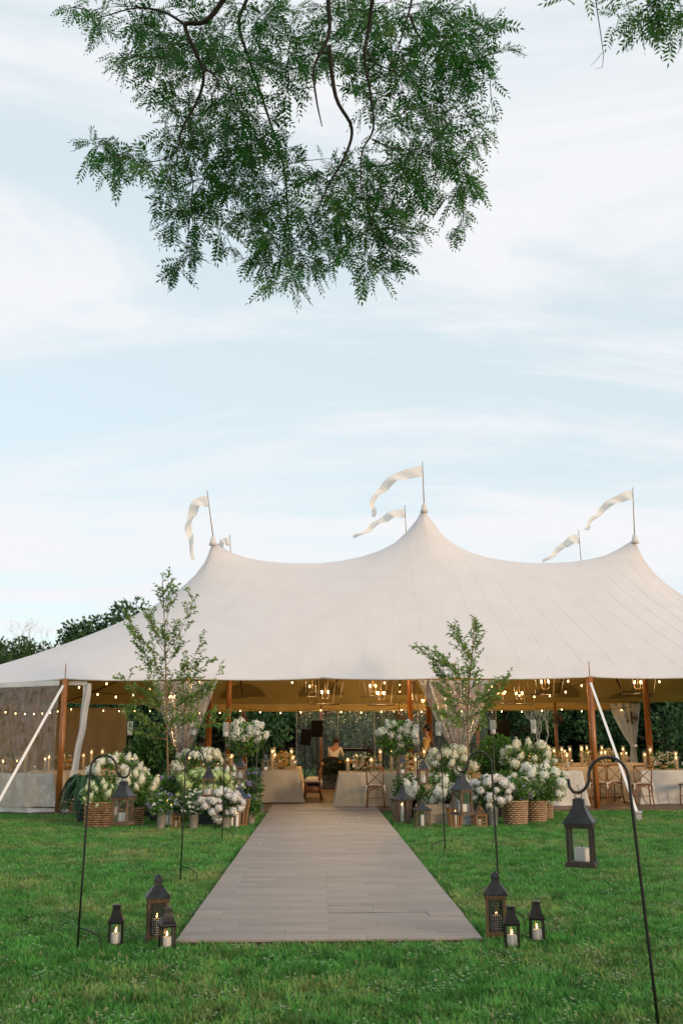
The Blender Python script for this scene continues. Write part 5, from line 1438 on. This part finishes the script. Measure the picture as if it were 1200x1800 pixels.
plant('potted_flowers', 'loose purple flowers standing behind the slim tin pot', 272, 1446, ('tin', 22, 26), (290, 1388, 27, 22), None, nleaf=420, lsize=.07, small=((pet_p, 30, 8),), potm=pot_d)
plant('green_shrub', 'dense green leafy shrub beside the left sapling trunk', 262, 1436, ('urn', 44, 40), (262, 1325, 42, 34), None, leafm=leaf_b, nleaf=1700, lsize=.10, cat='shrub', Y=21.9)
plant('green_shrub', 'low dark leafy shrub filling behind the ornamental grass', 300, 1440, ('urn', 40, 30), (312, 1398, 40, 32), None, leafm=leaf_b, nleaf=900, lsize=.09, cat='shrub', Y=20.6)
plant('potted_hydrangea', 'tall cream hydrangea bush behind the lime hydrangeas', 350, 1442, ('urn', 34, 36), (352, 1350, 42, 38), ('cream', 26, 17), nleaf=750, Y=21.3)
plant('potted_hydrangea', 'lime green hydrangeas behind the white roses', 362, 1448, ('tin', 34, 32), (360, 1385, 50, 25), ('lime', 26, 17), leafm=leaf_y, nleaf=620, Y=20.2)
plant('potted_hydrangea', 'white hydrangeas spilling beside the tall slat lantern', 404, 1446, ('tin', 30, 30), (402, 1376, 26, 24), ('white', 14, 16), nleaf=320, Y=20.5)
plant('potted_flowers', 'small white daisies in a tin pot before the dark crate', 340, 1458, ('tin', 18, 24), (338, 1412, 28, 21), None, leafm=leaf_b, nleaf=520, lsize=.06, small=((pet_w, 46, 9),))
plant('potted_roses', 'big white roses in a tin pot by the tall slat lantern', 396, 1457, ('tin', 22, 24), (386, 1414, 38, 22), ('rose', 34, 15), leafm=leaf_b, nleaf=420)
plant('potted_flowers', 'purple flowers in a pale pot at the left edge of the walkway', 440, 1450, ('tin', 19, 22), (441, 1418, 20, 18), None, nleaf=520, lsize=.07, small=((pet_p, 16, 8),))
plant('potted_flowers', 'tall dark purple-flowered plant before the long table', 440, 1438, ('urn', 22, 26), (443, 1382, 20, 30), None, leafm=leaf_b, nleaf=520, lsize=.07, small=((pet_p, 26, 9),), Y=20.9)
# right of the walkway
plant('potted_hydrangea', 'low white hydrangeas spilling over the wooden crate', 758, 1446, ('urn', 30, 24), (757, 1388, 40, 19), ('whitecone', 20, 16), nleaf=560, Y=20.6)
plant('potted_flowers', 'dark leafy plant with tiny white flowers behind the six-sided lantern', 716, 1446, ('urn', 30, 28), (716, 1388, 28, 26), None, leafm=leaf_b, nleaf=900, lsize=.07, small=((pet_w, 34, 6),), Y=20.9)
plant('potted_hydrangea', 'tall cream hydrangea bush beside the right tied curtain', 790, 1442, ('urn', 30, 36), (792, 1350, 38, 38), ('cream', 24, 16), nleaf=760, Y=21.3)
plant('potted_hydrangea', 'white hydrangea behind the lantern hung before the right sapling', 822, 1448, ('tin', 26, 26), (818, 1398, 26, 18), ('white', 10, 16), nleaf=420, Y=20.4)
plant('potted_hydrangea', 'fluffy white hydrangeas in the tall grey tin bucket', 864, 1453, ('tin', 26, 44), (862, 1393, 33, 27), ('rose', 24, 17), leafm=leaf_b, nleaf=420, potm=mat('blue_grey_tin', (.16, .175, .18), (.24, .25, .25), rough=.5, metallic=.35, scale=8))
plant('potted_flowers', 'leafy plant with lilac flowers in the pale round handled basket', 906, 1451, ('basket', 42, 40), (908, 1390, 28, 20), None, nleaf=700, lsize=.07, small=((pet_p, 12, 9),), potm=wicker_l)
plant('potted_hydrangea', 'heap of white hydrangeas in the pale basket beside the right table', 943, 1447, ('basket', 34, 36), (946, 1379, 49, 29), ('white', 32, 17), nleaf=850, potm=wicker_l)
plant('potted_hydrangea', 'smaller white hydrangea in a basket tucked behind the pale one', 958, 1441, ('basket', 26, 36), (962, 1385, 32, 24), ('white', 12, 17), nleaf=320, potm=wicker_l)
plant('potted_hydrangea', 'tall white hydrangeas rising under the candle stake on the right', 925, 1440, ('urn', 36, 40), (928, 1338, 46, 30), ('cream', 22, 17), nleaf=1000, leafm=leaf_a, Y=21.3)
plant('green_shrub', 'bright green leafy shrub beside the right sapling', 872, 1436, ('urn', 36, 40), (872, 1335, 38, 42), None, leafm=leaf_a, nleaf=1500, lsize=.10, cat='shrub', Y=21.8)
plant('green_shrub', 'low green leafy shrub behind the tall grey tin bucket', 880, 1440, ('urn', 36, 30), (884, 1385, 32, 30), None, leafm=leaf_a, nleaf=800, lsize=.08, cat='shrub', Y=20.9)

# hydrangea trained as a standard: bare stem and ball crown
def standard(px, Y, cx, cy_, rx, ry, label):
    x = W(px, 1400, Y).x; t = thing('hydrangea_standard', label, 'potted plant', (x, Y, .004 if Y < 22.6 else FZ))
    c = W(cx, cy_, Y); r_x, r_z = M(rx, Y), M(ry, Y); pot('tin', t, .34, .36)
    zb = c.z - r_z * .6; tr = MB().tube([(0, 0, .3), (.01, .01, .8), (-.01, 0, zb)], [.02, .018, .016], 8)
    for k in range(11):
        a = k * 2.4; q = (r_x * .8 * math.cos(a), r_x * .7 * math.sin(a), c.z + r_z * (.1 + .5 * ((k * 37) % 10) / 10)); tr.tube([(0, 0, zb - .05), (q[0] * .4, q[1] * .4, zb + .15), q], [.011, .008, .004], 5)
    tr.build('trunk', bark_s, t, True)
    P, D = in_ellipsoid(1000, (c.x - x, 0, c.z - r_z * .1), (r_x * .9, r_x * .78, r_z * .95), .25)
    obj('foliage', np_mesh('foliage', *leaves_vf(P, D + rng.normal(size=P.shape) * .5, .10, .05), leaf_a), t)
    pts = []
    tr_ = 0
    while len(pts) < 22 and tr_ < 3000:
        tr_ += 1
        d = Vector(rand_dirs(1)[0]); d.z = d.z * .6 + .30
        if d.y > .5: continue
        d.normalize(); kq = random.uniform(.55, 1.05); q = Vector((c.x - x + d.x * r_x * kq, -abs(d.y) * r_x * .85 if kq < .8 else d.y * r_x * .85, c.z + d.z * r_z * kq))
        if all((q - o).length > .12 for o in pts): pts.append(q)
    for q in pts:
        out = (q - Vector((0, 0, c.z))).normalized(); s = random.uniform(.06, .10)
        obj('flower_head', random.choice(HEADS['lacewhite']), t, q, (out + Vector((0, 0, .5))).to_track_quat('Z', 'Y').to_euler(), (s, s, s * 1.6))
standard(432, 21.6, 431, 1297, 34, 27, 'white hydrangea standard on a bare stem before the long left table')
standard(698, 21.9, 697, 1294, 37, 29, 'white hydrangea standard on a bare stem beside the table right of the aisle')

# crates
def crate(px, py, wpx, hpx, label, m, rows, d=.3):
    g = G(px, py); t = thing('wooden_crate', label, 'crate', (g.x, g.y + d / 2, .012)); w, h = M(wpx, g.y), M(hpx, g.y)
    rh = h / rows
    for k in range(rows):
        for s in (-1, 1): MB().box((0, s * (d / 2 - .008), rh * (k + .5)), (w, .016, rh - .008)).build('board', m, t)
        for s in (-1, 1): MB().box((s * (w / 2 - .008), 0, rh * (k + .5)), (.016, d - .034, rh - .008)).build('end_board', m, t)
    for sx in (-1, 1):
        for sy in (-1, 1): MB().box((sx * (w / 2 - .032), sy * (d / 2 - .03), h / 2), (.028, .028, h)).build('corner_post', m, t)
    MB().box((0, 0, .012), (w - .04, d - .04, .014)).build('bottom', m, t)
crate(770, 1450, 44, 32, 'weathered wooden crate between two lanterns right of the walkway', crate_m, 2)
crate(822, 1453, 34, 24, 'low grey wooden crate beside the tapered slat lantern', crate_g, 2)
crate(372, 1452, 62, 26, 'dark wooden crate behind the white roses', crate_k, 3)
#@@PART6
# ------------------------------------------------------------------ saplings
def sapling(px, Y, base_py, path, blobs, label, seed, nb):
    """path: trunk pixels upward; blobs: (x, y, spread px) branch tip targets"""
    r = random.Random(seed)
    o = W(px, base_py, Y); o = Vector((o.x, Y, .004)); t = thing('sapling', label, 'tree', o)
    pot('urn', t, .42, .40)
    tp = [Vector((0, 0, .35))] + [W(x, y, Y) - o for x, y in path]
    tr = MB().tube(tp, [.021] + [.019 - .015 * k / (len(path)) for k in range(len(path))], 8)
    P, D, Ls = [], [], []
    def along(u):
        f = u * (len(tp) - 1); i = min(int(f), len(tp) - 2); return tp[i].lerp(tp[i + 1], f - i)
    zs = [p.z for p in tp]
    for bx, by, start in blobs:
        tgt = W(bx, by, Y) - o; tgt.y = r.uniform(-.45, .45)
        s0 = W(bx, start, Y).z
        # trunk point at that height
        k = max(i for i in range(len(tp) - 1) if tp[i].z <= max(s0, tp[0].z + .01)); k = min(k, len(tp) - 2)
        a = tp[k].lerp(tp[k + 1], min(1, (s0 - tp[k].z) / max(tp[k + 1].z - tp[k].z, .01)))
        d = tgt - a; bend = Vector((0, 0, -.10 * d.length)) + Vector((d.x, d.y, 0)) * .12
        cv = [a + d * u + bend * (4 * u * (1 - u)) * .7 for u in [q / 8 for q in range(9)]]
        tr.tube(cv, [.008 - .0065 * q / 8 for q in range(9)], 5)
        nt = int(6 + 11 * d.length)
        for q in range(nt):
            u = r.uniform(.22, 1.0); c = cv[min(int(u * 8), 7)].lerp(cv[min(int(u * 8) + 1, 8)], u * 8 - int(u * 8) if u < 1 else 1)
            dd = (d.normalized() + Vector((r.uniform(-1, 1), r.uniform(-1, 1), r.uniform(-.45, .7)))).normalized(); l = r.uniform(.10, .30)
            e = c + dd * l; tr.tube([c, c.lerp(e, .5) + Vector((0, 0, .01)), e], [.003, .0025, .0015], 4)
            for w in range(int(l / .024)):
                v = (w + 1) / (l / .024); p = c.lerp(e, min(v, 1)); sd = Vector((r.uniform(-1, 1), r.uniform(-1, 1), r.uniform(-.7, .5)))
                P.append(p); D.append(dd * .7 + sd); Ls.append(r.uniform(.055, .105))
    tr.build('trunk', bark_s, t, True)
    Ls = np.array(Ls)
    obj('crown', np_mesh('crown', *leaves_vf(np.array(P), np.array(D), Ls, Ls * .45, fold=.25, droop=.15), leaf_s), t)
    return t
LB = [(222, 1190, 1255), (236, 1245, 1275), (262, 1270, 1290), (230, 1275, 1300), (345, 1255, 1285), (385, 1175, 1245), (378, 1245, 1270), (352, 1120, 1210), (340, 1055, 1150), (262, 1075, 1150), (250, 1050, 1140), (225, 1090, 1190), (232, 1085, 1160),
      (300, 1015, 1080), (285, 1020, 1070), (315, 1085, 1150), (328, 1150, 1220), (270, 1130, 1200), (262, 1180, 1240), (300, 1180, 1240), (320, 1215, 1260), (275, 1225, 1270), (355, 1200, 1250), (340, 1230, 1270), (310, 1260, 1290), (290, 1100, 1150), (345, 1165, 1220), (250, 1215, 1255), (372, 1205, 1250), (330, 1110, 1170), (280, 1160, 1205), (308, 1045, 1100), (395, 1255, 1285), (365, 1155, 1225), (245, 1140, 1200)]
sapling(296, 20.6, 1438, [(295, 1340), (293, 1260), (292, 1190), (290, 1120), (288, 1060), (286, 1022)], LB, 'tall slender leafy sapling with narrow pointed top among the left flowers', 4, 0)
RB = [(735, 1137, 1180), (750, 1140, 1190), (765, 1165, 1210), (790, 1110, 1160), (800, 1108, 1155), (835, 1092, 1130), (843, 1120, 1160), (830, 1150, 1190), (785, 1150, 1195), (770, 1180, 1225), (762, 1195, 1240), (775, 1215, 1250), (800, 1180, 1220), (812, 1130, 1170), (815, 1210, 1250), (795, 1235, 1270), (830, 1245, 1275), (845, 1215, 1250), (870, 1195, 1240), (888, 1192, 1245), (860, 1235, 1265), (875, 1225, 1262), (850, 1265, 1290), (780, 1255, 1280), (765, 1240, 1270), (838, 1180, 1220), (820, 1165, 1200), (805, 1260, 1285), (862, 1205, 1245), (840, 1100, 1130)]
sapling(823, 20.8, 1438, [(823, 1340), (821, 1265), (824, 1200), (830, 1140), (834, 1085)], RB, 'slim leafy sapling with a long side branch among the right flowers', 9, 0)

# ------------------------------------------------------------------ background trees
def tree_mesh(seed, H_, rw, nclump, m, leaf=.30, low=.1):
    g = np.random.default_rng(seed); r = random.Random(seed)
    cl = []
    for k in range(nclump):
        z = H_ * (low + (1 - low) * g.random() ** .85); prof = math.sin(PI * min(1, .16 + .82 * (z / H_))) ** .6
        a = g.random() * 2 * PI; q = rw * prof * math.sqrt(g.random()) * 1.0
        cl.append((q * math.cos(a), q * math.sin(a), z, rw * g.uniform(.16, .34)))
    P, D = [], []
    for x, y, z, s in cl:
        n = int(150 * (s / (rw * .25)) ** 2) + 20; d = norm(g.normal(size=(n, 3))); t = g.random(n) ** .4
        P.append(np.array([x, y, z]) + d * t[:, None] * s * np.array([1, 1, .75])); D.append(d + g.normal(size=(n, 3)) * .6)
    P = np.concatenate(P); D = np.concatenate(D); P[:, 2] = np.maximum(P[:, 2], .15)
    L = leaf * g.uniform(.5, 1.3, len(P))
    crown = np_mesh('crown', *leaves_vf(P, D, L, L * .62, fold=.2), m)
    tr = MB(); top = Vector((r.uniform(-.4, .4), r.uniform(-.4, .4), H_ * .8))
    tr.tube([(0, 0, -.1), (.05, 0, H_ * .2), top * .5 + Vector((.1, 0, 0)), top], [rw * .085, rw * .07, rw * .045, .04], 9)
    for x, y, z, s in cl[:26]:
        z0 = max(.18 * H_, z * .55); a = Vector((top.x * z0 / H_, top.y * z0 / H_, z0)); b = Vector((x, y, z)); tr.tube([a, a.lerp(b, .5) + Vector((0, 0, -.1)), b], [.09, .06, .02], 5)
    return crown, tr.mesh('trunk', bark, True)
TM = [tree_mesh(1, 10.0, 4.6, 44, tree_leaf), tree_mesh(2, 9.2, 4.4, 56, tree_leaf, .32), tree_mesh(3, 7.6, 4.2, 50, tree_leaf2, .28, .03), tree_mesh(5, 4.2, 3.2, 36, tree_leaf, .26, .02)]
def tree(k, x, y, s, rz, label, group=None, sz=1.0):
    t = thing('broadleaf_tree' if k < 3 else 'wild_shrub', label, 'tree' if k < 3 else 'shrub', (x, y, 0), rz, group); t.scale = (s, s, s * sz)
    obj('crown', TM[k][0], t); obj('trunk', TM[k][1], t)
def tX(px, Y): return W(px, 1250, Y).x
tree(0, tX(210, 66), 66, .98, .4, 'dark round-topped tree rising above the left slope of the tent roof')
tree(1, tX(152, 68), 68, .96, 2.2, 'dark oak-like tree left of the round-topped one above the roof')
tree(2, tX(34, 60), 60, .88, 1.0, 'lighter bushy tree at the far left beyond the tent corner')
tree(2, tX(-45, 63), 63, .95, 3.0, 'bushy tree with bare twigs on top at the far left edge of the wood')
row = [(-120, 70), (290, 64), (350, 71), (405, 60), (455, 66), (505, 73), (560, 62), (620, 70), (675, 64), (730, 72), (790, 61), (850, 69), (905, 65), (955, 60), (1010, 70), (1060, 74), (1150, 58), (1215, 66), (1270, 62), (1340, 70), (1420, 66)]
for i, (px, Y) in enumerate(row):
    tree([0, 1, 2][i % 3], tX(px, Y), Y, .92 + .1 * ((i * 7) % 5) / 5, i * 1.3, 'dense dark tree of the wood edge seen under the tent roof', 'trees of the wood behind the tent')
for i in range(30):
    px = -60 + i * 46 + random.uniform(-15, 15); Y = random.uniform(54, 62)
    if 1070 < px < 1135 or 410 < px < 470: Y = 72
    tree(3, tX(px, Y), Y, random.uniform(.8, 1.15), i * 2.1, 'dark leafy shrub at the foot of the wood edge', 'shrubs along the wood edge')
for i in range(26):
    px = -150 + i * 60
    if -20 < px < 290: continue
    tree(i % 3, tX(px, 84), 84, 1.05, i * 1.7, 'tree standing deeper in the wood behind the first row', 'trees deeper in the wood')
# bare twigs: dead branches by the wood edge, seen through the tent and at the left
def bare_tree(px, Y, H_, label, seed):
    r = random.Random(seed); t = thing('bare_tree', label, 'tree', (tX(px, Y), Y, 0)); mb = MB()
    def grow(p, d, l, rad, n):
        q = p + d * l; mid = p.lerp(q, .5) + Vector((r.uniform(-1, 1), r.uniform(-1, 1), 0)) * l * .08
        mb.tube([p, mid, q], [rad, rad * .85, rad * .65], 5)
        if n:
            for _ in range(r.choice((2, 3))):
                grow(q, (d + Vector((r.uniform(-1, 1), r.uniform(-1, 1), r.uniform(-.3, .6))) * .7).normalized(), l * r.uniform(.6, .85), rad * .6, n - 1)
    grow(Vector((0, 0, -.1)), Vector((.05, 0, 1)), H_ * .3, .07, 5)
    mb.build('branches', mat('pale_dead_wood', (.30, .26, .20), rough=.9), t)
bare_tree(945, 50, 3.6, 'pale bare branching tree before the dark wood on the right', 3)
bare_tree(20, 58, 9.6, 'leafless twiggy tree poking above the bushy tree at the left', 8)

# ------------------------------------------------------------------ overhanging tree above the camera
ov = thing('overhanging_tree', 'tree with feathery compound leaves hanging down over the lawn at the top', 'tree', (-3.4, 1.6, 0))
OV = Vector((-3.4, 1.6, 0))
limbs_px = [  # (pixels, depth at start, depth at end, radius px start, end)
    ([(470, -160), (430, -70), (392, 0), (360, 38), (326, 44), (342, 88), (358, 128), (350, 170), (322, 225), (318, 250), (340, 320)], 6.6, 7.0, 11, 2),
    ([(326, 44), (290, 22), (240, 14), (180, 30)], 6.8, 6.9, 5, 1.5),
    ([(358, 118), (382, 140), (372, 170)], 6.8, 6.6, 4, 2),
    ([(600, -160), (585, -70), (577, 0), (578, 60), (552, 118), (556, 175), (566, 222)], 6.3, 6.2, 10, 1.5),
    ([(578, 80), (590, 170), (618, 225), (606, 275), (580, 320), (556, 375)], 6.4, 6.9, 7, 2),
    ([(690, -170), (665, -70), (654, 0), (648, 48), (640, 100), (650, 160), (656, 225), (636, 268), (634, 330)], 6.0, 6.6, 8, 2),
    ([(645, 90), (662, 112), (700, 128)], 6.1, 6.0, 4, 2), ([(654, 245), (690, 260), (740, 262)], 6.4, 6.6, 3, 1.2),
    ([(760, -170), (735, -70), (723, 0), (716, 30), (700, 85)], 6.9, 6.8, 6, 2), ([(720, 28), (738, 66), (772, 82), (840, 62), (880, 66)], 6.9, 7.3, 4, 1.2),
    ([(770, 80), (780, 140), (800, 190)], 7.0, 7.2, 2.5, 1), ([(318, 245), (300, 275), (250, 285), (205, 270)], 6.9, 7.1, 2.5, 1), ([(340, 320), (332, 400), (327, 460)], 7.0, 7.1, 2, .8),
    ([(470, -160), (440, -20), (420, 40), (440, 110), (470, 200), (500, 300), (505, 380)], 7.6, 7.9, 7, 2), ([(556, 375), (540, 420), (500, 450)], 6.9, 7.2, 2, .8), ([(634, 330), (660, 400), (690, 440)], 6.6, 6.4, 2, .8), ([(740, 262), (800, 290), (840, 250)], 6.6, 6.3, 2, .8)]
nodes, tr = [], MB()
for pxs, ya, yb, ra, rb in limbs_px:
    pts = []
    n_ = len(pxs)
    for i, (x, y) in enumerate(pxs): pts.append(W(x, y, ya + (yb - ya) * i / (n_ - 1)) - OV)
    fine = []
    for i in range(n_ - 1):
        p0, p1, p2, p3 = pts[max(i - 1, 0)], pts[i], pts[i + 1], pts[min(i + 2, n_ - 1)]
        for k in range(5):
            f = k / 5; fine.append(0.5 * ((2 * p1) + (-p0 + p2) * f + (2 * p0 - 5 * p1 + 4 * p2 - p3) * f * f + (-p0 + 3 * p1 - 3 * p2 + p3) * f ** 3))
    fine.append(pts[-1]); K = len(fine)
    tr.tube(fine, [M(ra + (rb - ra) * i / (K - 1), ya) * .66 for i in range(K)], 8)
    nodes += [(p, M(rb, ya) / 2) for p in fine]
# the crown's main limbs rise to a fork and down a trunk beside the camera
fork = Vector((.25, .9, 6.3))
tr.tube([(0, 0, -.2), (.03, 0, 1.2), (-.05, .1, 3.2), fork * .75, fork], [.36, .29, .25, .22, .18], 14)
for pxs, Y in (((470, -160), 6.6), ((600, -160), 6.3), ((690, -170), 6.0), ((760, -170), 6.9), ((470, -160), 7.6)):
    e = W(*pxs, Y) - OV; tr.tube([fork, fork.lerp(e, .35) + Vector((0, .1, .55)), fork.lerp(e, .75) + Vector((0, .05, .55)), e], [.11, .09, .06, .035], 9)
# leaf-bearing twigs
blobs = [(215, 40, 70, 35), (260, 95, 55, 45), (330, 60, 70, 60), (420, 60, 80, 70), (520, 60, 80, 70), (620, 60, 80, 70), (720, 50, 80, 55), (800, 60, 70, 55), (865, 70, 45, 35), (300, 160, 50, 40), (390, 170, 70, 70), (470, 150, 60, 60), (660, 130, 60, 60), (760, 130, 70, 50), (820, 130, 45, 40),
         (190, 265, 50, 32), (245, 300, 60, 36), (330, 230, 50, 50), (310, 330, 60, 40), (390, 280, 75, 60), (470, 300, 60, 70), (345, 390, 55, 40), (420, 380, 75, 60), (500, 400, 75, 55), (325, 455, 24, 40), (480, 455, 50, 40), (560, 430, 60, 50), (640, 380, 70, 60), (700, 320, 70, 60), (770, 300, 65, 55), (620, 300, 55, 50), (700, 420, 45, 45), (680, 470, 45, 30), (780, 210, 60, 45), (845, 235, 30, 35), (800, 380, 22, 30), (560, 340, 50, 50), (160, 20, 40, 20), (720, 230, 60, 50), (440, 230, 50, 50), (820, 330, 30, 30), (500, 490, 40, 18)]
tips = []
for bx, by, rx, ry in blobs:
    nb_ = max(5, int(rx * ry / 145)); dep = rng.uniform(6.7, 8.1)
    for k in range(nb_):
        a = rng.random() * 2 * PI; q = math.sqrt(rng.random()); x, y = bx + rx * q * math.cos(a), by + ry * q * math.sin(a)
        if 545 > x > 495 and 185 < y < 255: continue
        tips.append(W(x, y, dep + rng.normal() * .35) - OV)
LP, LD = [], []
NP = [Vector(p) for p, _ in nodes]
order = sorted(tips, key=lambda p: min((p - q).length_squared for q in NP))
arr = np.array([tuple(p) for p in NP])
for p in order:
    d = np.linalg.norm(arr - np.array(p), axis=1) + 0.6 * np.maximum(0, np.array(p)[2] - arr[:, 2] - .1)
    i = int(d.argmin()); a = Vector(arr[i]); v = p - a; l = v.length
    mid = a.lerp(p, .5) + Vector((rng.normal() * .05, rng.normal() * .05, .05)) * l
    q1 = a.lerp(mid, .5) + Vector((0, 0, .02)) * l
    pts = [a, q1, mid, mid.lerp(p, .5) + Vector((0, 0, .015)) * l, p]
    tr.tube(pts, [.0042, .0038, .0034, .0026, .0015], 5)
    arr = np.concatenate([arr, np.array([tuple(x) for x in (q1, mid, p)])])
    nl_ = 3 + int(min(l, .5) * 7)
    for k in range(nl_):
        u = .25 + .75 * (k + .5) / nl_ if l > .25 else .6 + .4 * rng.random(); f = u * 4; i0 = min(int(f), 3); c = pts[i0].lerp(pts[i0 + 1], f - i0)
        dr = v.normalized() * .7 + Vector(rng.normal(size=3)) * .65 + Vector((0, 0, -.35)); LP.append(c); LD.append(dr)
    LP.append(p); LD.append(v.normalized() + Vector((0, 0, -.5)))
# corner spray
for k in range(26):
    c = W(1085 + rng.random() * 130, rng.uniform(-30, 52), 5.6 + rng.normal() * .2) - OV
    for _ in range(5): LP.append(c + Vector(rng.normal(size=3)) * .03); LD.append(Vector(rng.normal(size=3)) + Vector((-.1, 0, -.6)))
for k in range(7):
    c = W(985 + 22 * k, rng.uniform(-25, 2), 5.8) - OV; LP.append(c); LD.append(Vector(rng.normal(size=3)) * .6 + Vector((0, 0, -.6)))
twp = [W(x, y, 5.7) - OV for x, y in ((1230, -120), (1120, -60), (1046, 0), (1055, 60), (1060, 95), (1058, 118), (1046, 122))]
tr.tube(twp, [.012, .009, .0045, .0032, .0025, .0018, .001], 5)
tr.tube([W(x, y, 5.7) - OV for x, y in ((1058, 92), (1048, 105), (1038, 115))], [.002, .0016, .001], 4)
tr.tube([W(x, y, 5.6) - OV for x, y in ((1230, -120), (1180, -30), (1130, 20), (1100, 38))], [.012, .008, .005, .002], 5)
tr.tube([fork, fork.lerp(twp[0], .5) + Vector((.2, 0, .6)), twp[0]], [.08, .05, .012], 8)
tr.build('trunk', bark_o, ov, True)
# compound leaves: paired narrow leaflets on a thin stalk
LP = np.array([tuple(p) for p in LP]); LD = norm(np.array([tuple(p) for p in LD])); n = len(LP)
RL = rng.uniform(.13, .21, n); NN = norm(rng.normal(size=(n, 3)) * .8 + np.array([0, -.35, .8])); SD = norm(np.cross(LD, NN)); UP = np.cross(SD, LD)
parts = []
for j in range(7):
    s = .2 + .13 * j; base = LP + LD * (RL * s)[:, None] - np.array([0, 0, 1]) * (RL * .16 * s * s)[:, None]
    ll = RL * (.32 - .02 * abs(j - 3)) * (1 if j < 6 else .9)
    if j < 6:
        for sg in (-1, 1):
            dd = SD * sg + LD * .65 + rng.normal(size=(n, 3)) * .10 - np.array([0, 0, .12]); parts.append(leaves_vf(base, dd, ll, ll * .30, N=UP + rng.normal(size=(n, 3)) * .25))
    else: parts.append(leaves_vf(base, LD - np.array([0, 0, .2]), ll, ll * .30, N=UP))
# the rest of the crown above and behind the camera, out of the picture: it shades the near lawn
for k in range(70):
    a_, q_ = rng.random() * 2 * PI, math.sqrt(rng.random()); c_ = np.array([-OV.x + q_ * 6.5 * math.cos(a_), -OV.y - .5 + q_ * 5.2 * math.sin(a_), rng.uniform(6.6, 10.5)])
    P_, D_ = in_ellipsoid(200, c_, (1.5, 1.5, 1.0)); P_ = P_[P_[:, 2] > 5.6 + .34 * np.maximum(P_[:, 1] + OV.y, 0) + .3]
    if len(P_): parts.append(leaves_vf(P_, rand_dirs(len(P_)), .22, .10))
V, F = merge(parts)
obj('crown', np_mesh('crown', V, F, leaf_o), ov)
# leaf stalks
SV = np.stack([LP - SD * .0007, LP + SD * .0007, LP + LD * RL[:, None] * .98 + SD * .0004 - np.array([0, 0, 1]) * (RL * .15)[:, None], LP + LD * RL[:, None] * .98 - SD * .0004 - np.array([0, 0, 1]) * (RL * .15)[:, None]], 1).reshape(-1, 3)
obj('leaf_stalks', np_mesh('leaf_stalks', SV, np.arange(4 * n).reshape(n, 4), leaf_o), ov)
